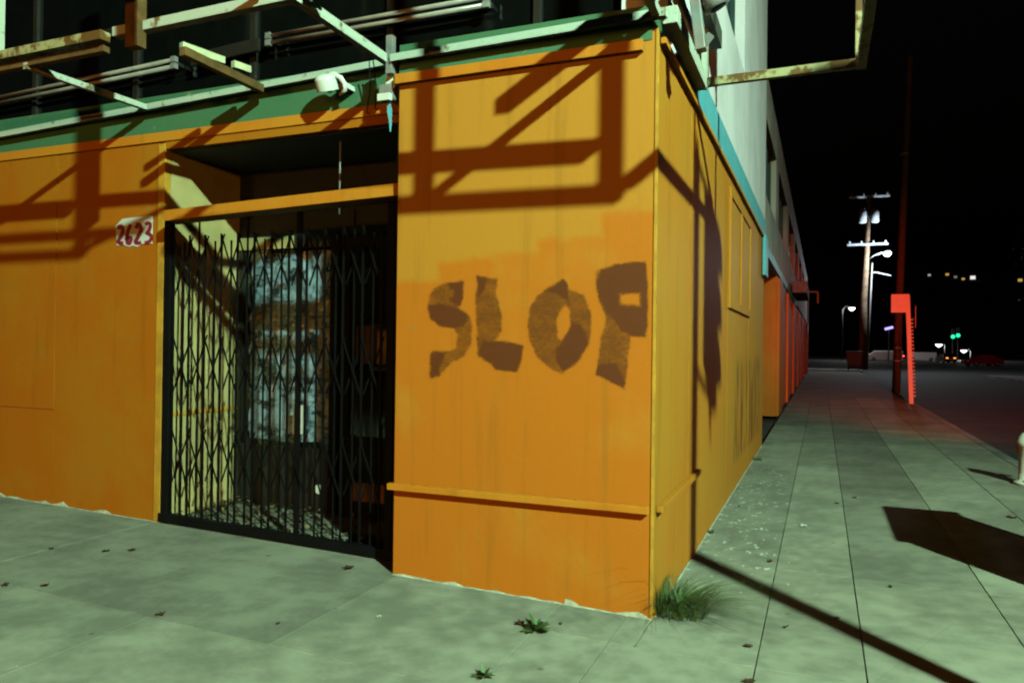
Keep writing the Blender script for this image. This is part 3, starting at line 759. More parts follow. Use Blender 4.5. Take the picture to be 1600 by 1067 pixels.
# side bay
member('side_rail', (0.075, -0.03, 3.555), (0.075, 1.22, 3.555), 0.085, 0.10, MAT['steel'])
member('side_upper_rail', (0.12, -0.03, 4.02), (0.12, 1.62, 4.02), 0.10, 0.14, MAT['darkgrey'])  # dark colour stands in for the shade this rail lies in
member('side_post', (0.10, 1.22, 3.52), (0.10, 1.22, 3.95), 0.05, 0.05, MAT['steel'], (0, 1, 0))
member('strut', (0.10, 1.22, 3.56), (1.17, 1.22, 3.57), 0.05, 0.06, MAT['steel_rusty'])
member('outer_rail', (1.15, 1.25, 3.57), (1.15, -1.24, 3.57), 0.06, 0.07, MAT['steel_rusty'])
member('side_post', (1.13, 0.12, 3.60), (1.13, 0.12, 4.9), 0.03, 0.03, MAT['steel'], (0, 1, 0))
member('side_upper_rail', (0.0, 1.20, 5.06), (1.15, 1.20, 5.06), 0.05, 0.05, MAT['steel_rusty'])  # unseen rail, added to carry the shadow-casting panel
member('side_post', (1.13, 1.22, 3.62), (1.13, 1.22, 5.10), 0.04, 0.04, MAT['steel_rusty'], (0, 1, 0))
tp = MB(); q_ = [(0.80, 5.10), (1.50, 5.10), (1.46, 4.78), (1.52, 4.55), (1.585, 4.42), (1.38, 4.50), (1.20, 4.49), (0.98, 4.62), (0.84, 4.70)]  # unseen panel, outline cut to throw the wedge shadow on the white wall
tp.add([(0.885, a, b) for (a, b) in q_] + [(0.895, a, b) for (a, b) in q_], [tuple(range(9)), tuple(range(17, 8, -1))] + [(i, (i + 1) % 9, 9 + (i + 1) % 9, 9 + i) for i in range(9)])
tp = tp.build('shadow_panel', MAT['steel'], None); tp.parent = fr; tp.matrix_parent_inverse = Matrix.Translation((0, 0.05, -3.55))
# short hanging beam whose shadow falls on the pillar top
s1 = onY(783, 172); 
k_ = 0.115; tip = s1 + (LAMP - s1) * k_
member('stub_beam', tip, tip + Vector((0, -tip.y + 0.35, 0)), 0.09, 0.09, MAT['rust'])
# pairs of dead sign tubes with sockets
def tubes(xa, xb, za, zb, Y):
    for dz in (0.0, 0.055):
        t_ = MB().tube([(xa, Y, za + dz), (xb, Y, zb + dz)], 0.017, 10).build('dead_tube', MAT['tube'], None, smooth=True)
        t_.parent = fr; t_.matrix_parent_inverse = Matrix.Translation((0, 0.05, -3.55))
        for (x, z) in ((xa, za), (xb, zb)):
            s_ = MB().box(x - 0.025, x + 0.025, Y - 0.02, Y + 0.02, z + dz - 0.024, z + dz + 0.024).build('tube_socket', MAT['grey'], None, 0.004)
            s_.parent = fr; s_.matrix_parent_inverse = Matrix.Translation((0, 0.05, -3.55))
    for (x, z) in ((xa, za), (xb, zb)):
        member('socket_bracket', (x, Y + 0.02, z + 0.03), (x, FY + 0.118, z + 0.03), 0.02, 0.03, MAT['darkbrown'])
TY = 0.27
ta = onY(5, 160, TY); tb = onY(272, 104, TY); tubes(ta.x - 0.6, tb.x, ta.z - 0.02, tb.z, TY)
ta = onY(420, 68, TY); tb = onY(760, 8, TY); tubes(ta.x, tb.x, ta.z, tb.z, TY)
ta = onY(300, 95, TY); tb = onY(405, 70, TY); member('tube_carrier', ta, tb, 0.03, 0.10, MAT['darkbrown'])

# ================================================================== FIXTURES
# white hooded fixture on the green fascia
c0 = onY(519, 131, 0.10)
t = empty('hooded_wall_lamp', c0); tag(t, 'white hooded fixture hanging on the green fascia over the gate', 'wall lamp')
MB().lathe([(0.02, 0.072), (0.06, 0.064), (0.078, 0.042), (0.08, 0.034), (0.08, -0.04), (0.08, -0.0448), (0.0795, -0.045), (0.02, -0.046)], (-0.035, -0.02, 0), 18).build('housing', MAT['plastic'], t, smooth=True).rotation_euler[0] = R(24)
MB().tube([(-0.03, -0.02, 0.06), (0.03, -0.01, 0.055), (0.075, 0.0, 0.03), (0.10, 0.01, -0.01), (0.10, 0.02, -0.05), (0.04, 0.04, -0.075)], [0.022, .022, .02, .018, .016, .012], 10).build('hood_arm', MAT['plastic'], t, smooth=True)
MB().lathe([(0.018, -0.053), (0.018, -0.060), (0.008, -0.064)], (-0.02, 0.0, 0), 12).build('lens', MAT['darkglass'], t, smooth=True)
MB().box(-0.03, 0.10, 0.04, FY - 0.005 - c0.y, -0.03, 0.01).build('mount', MAT['plastic'], t, 0.006)
# wires hanging at the fascia
for k, (pa, pb) in enumerate((((577, 96), (573, 176)), ((583, 95), (586, 170)))):
    a = onY(*pa, 0.1); b = onY(*pb, 0.2); m_ = (a + b) / 2 + Vector((0.02, 0, -0.02))
    o = MB().tube([a, m_, b, b + Vector((0, .045, 0))], 0.0045, 6).build('hanging_wire', MAT['iron'], None, smooth=True)
    tag(o, ('thin black wire hanging over the green fascia, left of two' , 'thin black wire hanging beside the junction box, right of two')[k], 'wire')
# junction box with torn flaps beside the pillar
c0 = onY(606, 138, 0.02)
t = empty('junction_box', c0); tag(t, 'grey open junction box with a torn blue flap beside the pillar', 'junction box')
MB().box(-0.055, 0.05, -0.03, 0.06, -0.085, 0.02).build('casing', MAT['grey'], t, 0.006)
MB().box(-0.045, 0.055, -0.065, -0.028, -0.105, -0.055).build('cover', MAT['plastic'], t, 0.004)
MB().box(-0.035, 0.04, 0.058, FY - 0.004 - c0.y, -0.06, 0.0).build('back_plate', MAT['grey'], t, 0.003)
def flap(nm, pts, th, mat, par):
    v = []; f = []
    for (x, z, wd) in pts:
        for yy in (-0.02, -0.02 + th): v += [(x - wd, yy, z), (x + wd, yy, z)]
    for i in range(len(pts) - 1):
        a = i * 4; f += [(a, a + 1, a + 5, a + 4), (a + 2, a + 6, a + 7, a + 3), (a, a + 4, a + 6, a + 2), (a + 1, a + 3, a + 7, a + 5)]
    e = (len(pts) - 1) * 4; f += [(0, 2, 3, 1), (e, e + 1, e + 3, e + 2)]
    o = MB().add(v, f).build(nm, mat, par); return o
flap('torn_flap', [(0.015, 0.13, 0.006), (0.025, 0.06, 0.025), (0.03, 0.0, 0.04), (0.02, -0.03, 0.02)], 0.006, MAT['plastic'], t)
flap('blue_flap', [(0.02, -0.10, 0.012), (0.028, -0.17, 0.018), (0.035, -0.24, 0.01), (0.036, -0.31, 0.003)], 0.005, MAT['blue'], t)
# hanging chain/cord in the doorway
o = MB().tube([onY(531, 178, 0.5), onY(532, 230, 0.5), onY(530, 335, 0.5)], 0.008, 6).build('pull_cord', MAT['grey'], None, smooth=True)
o2 = onY(531, 178, 0.5)
MB().tube([o2, Vector((o2.x, o2.y, ZC))], 0.006, 6).build('cord_hook', MAT['grey'], o)
tag(o, 'grey cord hanging from the dark doorway ceiling', 'cord')
# grey flood lamp with a broken shade over the side street
c0 = onX(1102, 0, 0.26)
t = empty('flood_lamp', c0); tag(t, 'weathered grey flood lamp with a dark open end on the side wall', 'flood lamp')
MB().tube([(-0.12, -0.05, 0.20), (0.0, 0.0, 0.10), (0.05, 0.02, 0.0), (0.07, 0.03, -0.04)], [0.04, 0.07, 0.085, 0.085], 16).build('shade', MAT['grey'], t, smooth=True)
MB().tube([(0.071, 0.031, -0.042), (0.075, 0.033, -0.05)], [0.05, 0.045], 14).build('socket', MAT['iron'], t)
MB().bar((-0.06, -0.02, 0.05), (-0.02, 0.0, -0.30), 0.06, 0.09).build('bracket', MAT['grey'], t, 0.006)
MB().bar((-0.02, 0.0, -0.28), (0.03, 0.03, -0.20), 0.02, 0.05).build('torn_plate', MAT['darkgrey'], t, 0.003)
MB().bar((-0.10, -0.03, 0.12), (-0.30 , -0.03, 0.12), 0.06, 0.06).build('arm', MAT['grey'], t, 0.004)

# house number board
pl = [(181, 353), (192, 342), (239, 337), (238, 381), (229, 380), (222, 382), (215, 386), (208, 384), (202, 386), (194, 383), (183, 384)]
np_ = poly_sheet(pl, [], lambda x, y: onY(x, y, FY - 0.003), (0, -1, 0), 'number_plate', MAT['plate'], None, 0.0, 0.004)
# give the board a real thickness
bm = bmesh.new(); bm.from_mesh(np_.data)
r_ = bmesh.ops.extrude_face_region(bm, geom=list(bm.faces)); 
for v in [e for e in r_['geom'] if isinstance(e, bmesh.types.BMVert)]: v.co.y += 0.0045
bmesh.ops.recalc_face_normals(bm, faces=bm.faces); bm.to_mesh(np_.data); bm.free()
tag(np_, 'white house number patch reading 2623 in dark red on the orange wall', 'house number')
def z7(x, y): return onY(150 + x * 0.1031, 310 + y * 0.1031, FY - 0.0078)
def stroke(pts, wd, name, mat, par, n_=6):
    """a brush stroke as a ribbon through pts (2D)"""
    P = []
    for i in range(len(pts) - 1):
        for k in range(n_):
            t = k / n_; p0 = pts[max(i - 1, 0)]; p1 = pts[i]; p2 = pts[i + 1]; p3 = pts[min(i + 2, len(pts) - 1)]
            P.append(tuple(0.5 * (2 * p1[c] + (p2[c] - p0[c]) * t + (2 * p0[c] - 5 * p1[c] + 4 * p2[c] - p3[c]) * t * t + (3 * p1[c] - p0[c] - 3 * p2[c] + p3[c]) * t ** 3) for c in (0, 1)))
    P.append(pts[-1]); v = []; f = []
    for i, p in enumerate(P):
        a = P[max(i - 1, 0)]; b = P[min(i + 1, len(P) - 1)]; dx, dy = b[0] - a[0], b[1] - a[1]; L_ = math.hypot(dx, dy) or 1
        q = wd * (0.85 + 0.3 * random.random()) / 2
        v += [z7(p[0] - dy / L_ * q, p[1] + dx / L_ * q), z7(p[0] + dy / L_ * q, p[1] - dx / L_ * q)]
    for i in range(len(P) - 1): f.append((i * 2, i * 2 + 1, i * 2 + 3, i * 2 + 2))
    o = link(name, me_from(name, v, f), mat, par)
    return o
stroke([(335, 470), (355, 425), (395, 435), (405, 510), (370, 590), (335, 655), (370, 680), (415, 678)], 58, 'digit', MAT['digit'], np_)
stroke([(525, 395), (485, 500), (465, 600), (480, 680), (515, 675), (530, 610), (495, 590), (468, 625)], 56, 'digit', MAT['digit'], np_)
stroke([(610, 460), (630, 400), (668, 410), (680, 490), (640, 580), (600, 660), (640, 678), (685, 668)], 60, 'digit', MAT['digit'], np_)
stroke([(745, 400), (790, 375), (825, 410), (800, 490), (772, 530), (830, 560), (835, 620), (790, 665), (735, 672)], 54, 'digit', MAT['digit'], np_)

# ================================================================== SCISSOR GATE
GY = FY + 0.02
gt = empty('scissor_gate', (GX0, GY, gz(GX0)))
tag(gt, 'black folding scissor gate closed across the shop doorway', 'gate')
def gp(o): o.parent = gt; o.matrix_parent_inverse = Matrix.Translation((-GX0, -GY, -gz(GX0))); return o
zb = lambda x: gz(x) + 0.012
gp(MB().bar((GX0 + 0.035, GY, 0.10), (GX0 + 0.035, GY, 2.62), 0.07, 0.05, (0, 1, 0)).build('frame_post', MAT['iron'], None, 0.004))
gp(MB().bar((GX1 - 0.03, GY - 0.01, 0.03), (GX1 - 0.03, GY - 0.01, 2.72), 0.06, 0.05, (0, 1, 0)).build('frame_post', MAT['iron'], None, 0.004))
gp(MB().bar((GX0 - 0.01, GY - 0.01, zb(GX0) + 0.035), (GX1 + 0.05, GY - 0.01, zb(GX1) + 0.03), 0.06, 0.07).build('floor_track', MAT['iron'], None, 0.004))
gp(MB().bar((GX0, GY, 2.60), (GX1, GY, 2.66), 0.05, 0.05).build('top_track', MAT['iron'], None, 0.004))
sp = 0.0835; nb = int((GX1 - GX0 - 0.14) / sp)
for i in range(nb + 1):
    x = GX0 + 0.10 + i * sp
    tall = (i % 2 == 0)
    zt = 2.60 if (i % 6 == 3) else (2.47 - (0.0 if tall else 0.05))
    yy = GY - 0.008 if tall else GY + 0.010
    wd = 0.016 if tall else 0.011
    if abs((x) - (-3.16 + 0.40)) < 0.04: wd = 0.05; zt = 2.62
    gp(MB().bar((x + random.uniform(-.004, .004), yy, zb(x) + 0.06), (x + random.uniform(-.004, .004), yy, zt), wd, 0.012, (0, 1, 0)).build('bar', MAT['iron'], None))
npk = nb // 2
for row, zt in enumerate((2.47, 1.655, 0.90)):
    for k in range(npk + 1):
        x = GX0 + 0.10 + 2 * k * sp
        for sgn in (-1, 1):
            x2 = x + sgn * 2 * sp
            if x2 < GX0 + 0.05 or x2 > GX1 - 0.02: continue
            yy = GY - 0.018 if sgn > 0 else GY + 0.022
            gp(MB().bar((x, yy, zt + random.uniform(-.008, .008)), (x2, yy, zt - 0.43 + random.uniform(-.008, .008)), 0.013, 0.005, (0, 1, 0)).build('lattice_strip', MAT['iron'], None))

# ------------- things behind the gate
def crumple(name, x0, x1, z0, z1, Y, amp, mat, seed, nx=26, nz=44):
    rnd = random.Random(seed); v = []; f = []
    ph = [(rnd.uniform(3, 18), rnd.uniform(2, 22), rnd.uniform(0, 6), rnd.uniform(.2, 1)) for _ in range(14)]
    for j in range(nz + 1):
        for i in range(nx + 1):
            x = x0 + (x1 - x0) * i / nx; z = z0 + (z1 - z0) * j / nz
            d = sum(a * math.sin(kx * x + kz * z + p) for (kx, kz, p, a) in ph) / 6
            v.append((x, Y + amp * d + rnd.uniform(-.3, .3) * amp, z + 0.01 * math.sin(x * 9)))
    for j in range(nz):
        for i in range(nx): a = j * (nx + 1) + i; f.append((a, a + 1, a + nx + 2, a + nx + 1))
    return link(name, me_from(name, v, f), mat)
o = crumple('plastic_sheet', -4.08, -3.11, 0.70, 2.44, 1.215, 0.035, MAT['sheet'], 5)
tag(o, 'crumpled plastic sheeting inside the shop window with its pale reflections painted on', 'plastic sheet')
o = crumple('notice', -3.50, -3.36, 0.78, 1.04, D - 0.006, 0.002, MAT['paper'], 2, 4, 6); tag(o, 'pale paper notice taped low on the shop window', 'notice')
o = MB().tube([(onY(498, 764, D - .004).x, D - 0.001, onY(498, 764, D).z), (onY(498, 764, D - .004).x, D - 0.006, onY(498, 764, D).z)], 0.042, 20).build('sticker', MAT['paper'], None)
tag(o, 'small round white sticker on the dark panel below the window', 'sticker')
for k in range(3):
    a = math.pi * 2 * k / 3
for k, (x, z, wd, ht) in enumerate(((-2.98, 1.42, 0.22, 0.34), (-2.72, 1.42, 0.24, 0.30), (-2.46, 1.42, 0.20, 0.36))):
    t = MB().box(x - wd / 2, x + wd / 2, 1.45, 1.75, z, z + ht).build('cardboard_box', MAT['box'], None, 0.006)
    for s_ in (-1, 1): MB().bar((x + s_ * wd * 0.25, 1.46, z + ht + 0.004), (x + s_ * wd * 0.25, 1.74, z + ht + 0.03), wd * 0.45, 0.004).build('flap', MAT['box'], t)
    tag(t, ('brown cardboard box behind the door glass, nearest the window', 'middle brown cardboard box behind the door glass', 'brown cardboard box behind the door glass, nearest the pillar')[k], 'box', 'boxes behind the door')
t = MB().box(-3.1, -2.3, 1.42, 1.80, 1.36, 1.40).build('shelf', MAT['darkbrown'], None, 0.003); tag(t, 'dark wooden shelf carrying boxes behind the door glass', 'shelf')
for x in (-3.05, -2.35): MB().box(x - 0.02, x + 0.02, 1.44, 1.78, 0.0, 1.36).build('shelf_leg', MAT['darkbrown'], t)
# dry leaves blown into the doorway
rnd = random.Random(4); mb = MB()
for k in range(900):
    x = rnd.uniform(GX0 + 0.03, GX1 - 0.1); u = rnd.random() ** 1.6; yy = FY + 0.08 + (1 - u) * 0.92 if rnd.random() < .6 else rnd.uniform(FY + .06, D - .03)
    if rnd.random() < .3: x = GX0 + 0.03 + rnd.random() ** 2 * 0.6
    s_ = rnd.uniform(0.012, 0.04); a = rnd.uniform(0, 6.28)
    z = gz(x) + 0.016 + rnd.random() ** 3 * 0.06 + max(0, (yy - 0.95)) * 0.12 * rnd.random()
    c = Vector((x, yy, z)); d = Vector((math.cos(a), math.sin(a), rnd.uniform(-.3, .5))); e = Vector((-math.sin(a), math.cos(a), rnd.uniform(-.4, .4)))
    mb.add([c - d * s_, c + e * s_ * .5, c + d * s_, c - e * s_ * .5], [(0, 1, 2, 3)])
o = mb.build('leaf_litter', MAT['litter']); tag(o, 'dry leaf litter drifted over the floor behind the scissor gate', 'leaf litter', kind='stuff')

# ================================================================== WEEDS AND FALLEN LEAVES
def grass_tuft(name, c, n_, h, spread, label, seed, mat='grass', lean=(0, 0)):
    rnd = random.Random(seed); mb = MB()
    for k in range(n_):
        a = rnd.uniform(0, 6.28); r0 = rnd.random() ** 0.7 * spread * 0.35
        b = Vector((r0 * math.cos(a), r0 * math.sin(a), 0)); L_ = h * rnd.uniform(.45, 1.15)
        out = Vector((math.cos(a) + lean[0], math.sin(a) + lean[1], 0)) * rnd.uniform(.2, 1.7)
        sd = Vector((-math.sin(a), math.cos(a), 0)) * rnd.uniform(.0016, .0042)
        pts = []
        for j in range(5):
            t = j / 4; pts.append(b + out * (L_ * t * t * 0.9) + Vector((0, 0, L_ * (t - 0.55 * t * t))))
        if pts[-1].z + 0 < 0.003: pts[-1].z = 0.004
        vs = []
        for j, p in enumerate(pts):
            q = sd * (1 - j / 4.3)
            if c[0] + p.x < 0.012 and c[1] + p.y > -0.01: p.x = 0.012 - c[0]
            vs += [p - q, p + q]
        mb.add(vs, [(j * 2, j * 2 + 1, j * 2 + 3, j * 2 + 2) for j in range(4)])
    o = mb.build(name, MAT[mat], None, loc=c); tag(o, label, 'grass'); return o
grass_tuft('grass_tuft', (0.12, 0.22, 0.0), 620, 0.30, 0.55, 'bushy tuft of green grass growing at the foot of the corner', 1, lean=(.55, -.15))
grass_tuft('grass_tuft', (0.03, 0.10, 0.0), 11, 0.62, 0.10, 'few tall thin grass stalks standing against the corner edge', 8)
grass_tuft('grass_tuft', (0.06, 7.0, 0.0), 60, 0.13, 0.2, 'small dark grass tuft at the far end of the side wall base', 3)
grass_tuft('grass_tuft', (0.03, 2.3, 0.0), 30, 0.06, 0.12, 'tiny weed sprig halfway along the side wall base', 5)
def leafy_weed(c, n_, L0, label, seed):
    rnd = random.Random(seed); mb = MB()
    for k in range(n_):
        a = rnd.uniform(0, 6.28); el = rnd.uniform(.15, 1.2); L_ = L0 * rnd.uniform(.5, 1.1)
        d = Vector((math.cos(a) * math.cos(el), math.sin(a) * math.cos(el), math.sin(el))); s_ = Vector((-math.sin(a), math.cos(a), 0))
        w_ = L_ * 0.22; b = d * (L_ * rnd.uniform(0, .35))
        pts = [b, b + d * L_ * .35 + s_ * w_, b + d * L_ * .7 + s_ * w_ * .7 - Vector((0, 0, .005)), b + d * L_ - Vector((0, 0, L_ * .15)), b + d * L_ * .7 - s_ * w_ * .7 - Vector((0, 0, .005)), b + d * L_ * .35 - s_ * w_]
        for p in pts: p.z = max(p.z, 0.003)
        mb.add(pts, [(0, 1, 2, 5), (5, 2, 3, 4)])
    o = mb.build('leafy_weed', MAT['weed'], None, loc=c); tag(o, label, 'weed'); return o
p = onZ(838, 985, 0.014); leafy_weed((p.x, p.y, gz(p.x)), 46, 0.085, 'small leafy green weed sprouting from the pavement joint before the pillar', 2)
p = onZ(755, 1057, 0.014); leafy_weed((p.x, p.y, gz(p.x)), 30, 0.055, 'low green weed in the pavement joint at the lower picture edge', 6)
def fallen_leaf(px, py, size, label, mat, seed):
    p = onZ(px, py, 0.0)
    for _ in range(6): p = onZ(px, py, gz(p.x))
    rnd = random.Random(seed); v = []; f = []
    n_ = 14
    v.append((0, 0, 0.004))
    for k in range(n_):
        a = 2 * math.pi * k / n_; r = size * (0.45 + 0.55 * abs(math.cos(2.5 * a))) * rnd.uniform(.8, 1.1)
        v.append((r * math.cos(a), r * 0.75 * math.sin(a), 0.004 + abs(rnd.gauss(0, .006)) + 0.005 * (k % 3 == 0)))
    for k in range(n_): f.append((0, 1 + k, 1 + (k + 1) % n_))
    v2 = [(x, y, z + 0.0012) for (x, y, z) in v]; b = len(v)
    f += [tuple(b + i for i in q)[::-1] for q in f]
    o = MB().add(v + v2, f).build('fallen_leaf', mat, None, loc=(p.x, p.y, gz(p.x) + 0.001)); o.rotation_euler[2] = rnd.uniform(0, 6)
    tag(o, label, 'leaf', 'fallen leaves on the pavement'); return o
LV = [(543, 889, .075, 'curled brown leaf lying just outside the gate track'), (812, 975, .06, 'red brown leaf caught in the small weed before the pillar'),
      (1308, 968, .035, 'reddish leaf on the pavement just past the pole shadow'), (1170, 1011, .04, 'reddish leaf near the open end of the left pavement joint'),
      (1228, 981, .025, 'small dark leaf below the pole shadow, left of the long joint'), (250, 961, .05, 'dark leaf on the pavement joint left of the gate'),
      (166, 862, .045, 'dark leaf below the left orange wall, left of a pair'), (206, 861, .045, 'dark leaf below the left orange wall, right of a pair'),
      (80, 858, .035, 'dark leaf nearest the left orange wall'), (8, 915, .05, 'dark leaf at the left picture edge on the pavement joint'),
      (70, 916, .04, 'faint dark leaf on the joint, second from the left edge'), (1582, 809, .09, 'dark flattened leaf clump beside the large cabinet shadow'),
      (1392, 918, .03, 'small dark leaf on the middle strip below the large shadow'), (1203, 878, .035, 'thin brown leaf beside the left long joint'),
      (1308, 787, .045, 'brown leaf on the long joint halfway up the pavement'), (1155, 792, .03, 'brown leaf near the base of the side wall'),
      (1335, 778, .05, 'flat brown leaf right of the long joint, farther up'), (1170, 1066, .05, 'dark leaf cut by the lower picture edge'),
      (876, 976, .02, 'tiny leaf scrap right of the small weed'), (434, 975, .02, 'tiny dark leaf scrap alone on the left pavement')]
for k, (x, y, s_, l_) in enumerate(LV): fallen_leaf(x, y, s_ * 0.72, l_, MAT['deadleaf'], 20 + k)
for k, (x, y, s_, l_) in enumerate(((1255, 822, .05, 'white paper scrap lying across the pavement, right of the left joint'), (592, 965, .018, 'tiny white scrap on the pavement before the gate'))):
    o = fallen_leaf(x, y, s_, l_, MAT['paper'], 70 + k); o.name = 'paper_scrap'; o['category'] = 'paper'; del o['group']

# ================================================================== STREET FURNITURE AT THE CORNER
# traffic signal at the kerb: its shadow crosses the pavement and climbs the side wall
SP = Vector((2.90, -1.735, 0.0))
t = empty('traffic_signal', SP); tag(t, 'side mounted traffic signal on a slim grey post at the near kerb', 'traffic signal')
MB().lathe([(0.15, 0.0), (0.15, 0.05), (0.09, 0.12), (0.068, 0.3), (0.062, 5.12), (0.02, 5.2)], n=16).build('post', MAT['grey'], t, smooth=True)
hx, hy = 0.20, 0.34
hd = MB().box(hx - 0.17, hx + 0.17, hy - 0.11, hy + 0.11, 4.05, 5.06).build('signal_head', MAT['signal'], t, 0.02)
for k, zc in enumerate((4.89, 4.56, 4.22)):
    v = []; f = []; n_ = 16
    for j, (yy, cut) in enumerate(((hy + 0.11, 0), (hy + 0.36, 0))):
        for a in range(n_ + 1):
            an = R(-40) + R(260) * a / n_; v.append((hx + 0.135 * math.cos(an), yy, zc + 0.135 * math.sin(an)))
    for a in range(n_): f.append((a, a + 1, n_ + 2 + a, n_ + 1 + a))
    link('visor', me_from('visor', v, f, True), MAT['signal'], hd)
    MB().tube([(hx, hy + 0.111, zc), (hx, hy + 0.125, zc)], [0.12, 0.10], 18).build('lens', E_RED if k == 0 else MAT['darkglass'], hd)
for zc in (4.0, 5.09):
    MB().tube([(0, 0, zc), (hx * .5, hy * .5, zc), (hx, hy, zc), (hx, hy, zc + (0.06 if zc < 4.5 else -0.06))], 0.03, 8).build('bracket', MAT['grey'], t, smooth=True)
MB().tube([(hx, hy, 4.0), (hx + .02, hy + .02, 3.72)], [0.05, 0.008], 8).build('drop_finial', MAT['signal'], t, smooth=True)
ld = bpy.data.lights.new('red_signal_beam', 'SPOT'); ld.energy = RED_W; ld.color = (1.0, 0.055, 0.03); ld.shadow_soft_size = 0.1
ld.spot_size = R(31); ld.spot_blend = 1.0
lo = bpy.data.objects.new('red_bulb', ld); col.objects.link(lo); lo.parent = t; lo.location = (hx, hy + 0.40, 4.89)
aim = Vector((4.2, 32.0, 0.0)) - (SP + lo.location); lo.rotation_euler = aim.to_track_quat('-Z', 'Y').to_euler()

# kerbside cabinet: only its shadow reaches into the picture
t = MB().box(2.58, 3.08, 1.18, 2.42, 0.0, 1.28).build('utility_cabinet', MAT['cabinet'], None, 0.015)
tag(t, 'grey utility cabinet at the kerb that throws the large dark shadow', 'cabinet')
for (a, b) in ((1.20, 1.795), (1.805, 2.40)): 
    d_ = MB().box(2.562, 2.579, a, b, 0.10, 1.20).build('door', MAT['cabinet'], t, 0.004)
    MB().box(2.545, 2.561, (a + b) / 2 + .2 * (1 if a < 1.5 else -1) - .015, (a + b) / 2 + .2 * (1 if a < 1.5 else -1) + .015, 0.6, 0.75).build('handle', MAT['grey'], d_, 0.003)
MB().box(2.54, 3.12, 1.14, 2.46, 1.281, 1.31).build('lid', MAT['cabinet'], t, 0.006)
# fire hydrant at the right picture edge
t = empty('fire_hydrant', (3.25, 6.42, 0.0)); tag(t, 'white fire hydrant by the kerb, cut by the right picture edge', 'hydrant')
MB().lathe([(0.16, 0.0), (0.16, 0.04), (0.105, 0.06), (0.10, 0.16), (0.10, 0.46), (0.125, 0.48), (0.125, 0.52), (0.11, 0.56), (0.07, 0.62), (0.03, 0.64), (0.03, 0.68)], n=20).build('barrel', MAT['hydrant'], t, smooth=True)
for (dx, dy, r_) in ((-0.35, 0.9, 0.05), (0.35, -0.9, 0.05), (0.95, 0.3, 0.065)):
    d = Vector((dx, dy, 0)).normalized()
    nz = MB().tube([d * 0.08 + Vector((0, 0, .40)), d * 0.15 + Vector((0, 0, .40)), d * 0.151 + Vector((0, 0, .40)), d * 0.19 + Vector((0, 0, .40))], [r_ * .8, r_ * .8, r_, r_], 12).build('nozzle', MAT['hydrant'], t)
    MB().tube([d * 0.19 + Vector((0, 0, .40)), d * 0.215 + Vector((0, 0, .40))], 0.016, 5).build('cap_nut', MAT['iron'], nz)
for a in range(6): MB().lathe([(0.014, 0.04), (0.014, 0.062)], (0.135 * math.cos(a * 1.047), 0.135 * math.sin(a * 1.047), 0), 6).build('flange_bolt', MAT['rust'], t)

# sign post and tall pole farther along the kerb, caught by the red beam
gp_ = onZ(1424, 631, 0.0)
t = empty('sign_post', (gp_.x, gp_.y, 0.0)); tag(t, 'perforated sign post with two red lit panels at the kerb', 'sign')
MB().bar((0.0, 0, 0.0), (-0.13, 0, 3.3), 0.12, 0.06, (0, 1, 0)).build('post', MAT['signwhite'], t, 0.004)
for k in range(22): 
    MB().tube([(0.055 - .0045 * k, 0, 0.25 + k * 0.11), (0.115 - .0045 * k, 0, 0.25 + k * 0.11)], 0.026, 6).build('post_stud', MAT['signwhite'], t)
MB().box(-0.58, -0.08, -0.05, -0.036, 2.78, 3.34).build('sign_panel', MAT['signwhite'], t, 0.004)
MB().bar((0.085, -0.06, 2.65), (0.11, 0.16, 2.65), 0.012, 0.66).build('sign_panel', MAT['signwhite'], t, 0.003)
MB().bar((0.036, 0.0, 2.6), (0.10, 0.04, 2.6), 0.03, 0.03).build('clamp', MAT['grey'], t)
gp_ = onZ(1400, 613, 0.0)
t = empty('timber_pole', (gp_.x, gp_.y, 0.0)); tag(t, 'tall thin timber pole glowing red behind the perforated sign post', 'pole')
MB().tube([(0, 0, -0.02), (0.10, 0, 4.0), (0.22, 0, 8.0), (0.38, 0, 13.0)], [0.15, 0.135, 0.12, 0.10], 12).build('shaft', MAT['bark'], t, smooth=True)
for z in (1.2, 1.7, 9.2): MB().lathe([(0.155, 0), (0.155, 0.05)], (0.025 * z, 0, z), 12).build('strap', MAT['grey'], t)

# far utility pole with transformers, street light and bin
UP = onZ(1349, 577, 0.0)
t = empty('utility_pole', (UP.x, UP.y, 0.0)); tag(t, 'far wooden utility pole with two crossarms and twin transformers', 'utility pole')
S_ = 18.9
def up_(px, py): return Vector(((px - 1349) / S_, 0, (577 - py) / S_))
MB().tube([(0, 0, -.02), up_(1348, 470), up_(1352, 390), up_(1355, 293)], [0.36, 0.30, 0.24, 0.16], 12).build('shaft', MAT['pole_wood'], t, smooth=True)
for (x0, x1, y_) in ((1326, 1385, 298), (1323, 1383, 375)):
    a = up_(x0, y_); b_ = up_(x1, y_); 
    arm = MB().bar(a + Vector((0, -.28, 0)), b_ + Vector((0, -.28, 0)), 0.14, 0.16).build('crossarm', MAT['transformer'], t, 0.01)
    for k in range(4):
        q = a + (b_ - a) * (0.06 + 0.88 * k / 3) + Vector((0, -.28, 0)); MB().lathe([(0.05, 0.08), (0.09, 0.14), (0.05, 0.2), (0.09, 0.26), (0.03, 0.32)], q, 8).build('insulator', MAT['transformer'], arm, smooth=True)
for px in (1345.5, 1363.5):
    q = up_(px, 341) + Vector((0, -.55, 0)); tr = MB().lathe([(0.22, 0), (0.31, 0.06), (0.31, 0.92), (0.24, 1.02), (0.1, 1.06)], q, 14).build('transformer', MAT['transformer'], t, smooth=True)
    for s_ in (-.12, .12): MB().lathe([(0.05, 1.03), (0.07, 1.12), (0.04, 1.25)], q + Vector((s_, 0, 0)), 8).build('bushing', MAT['transformer'], tr)
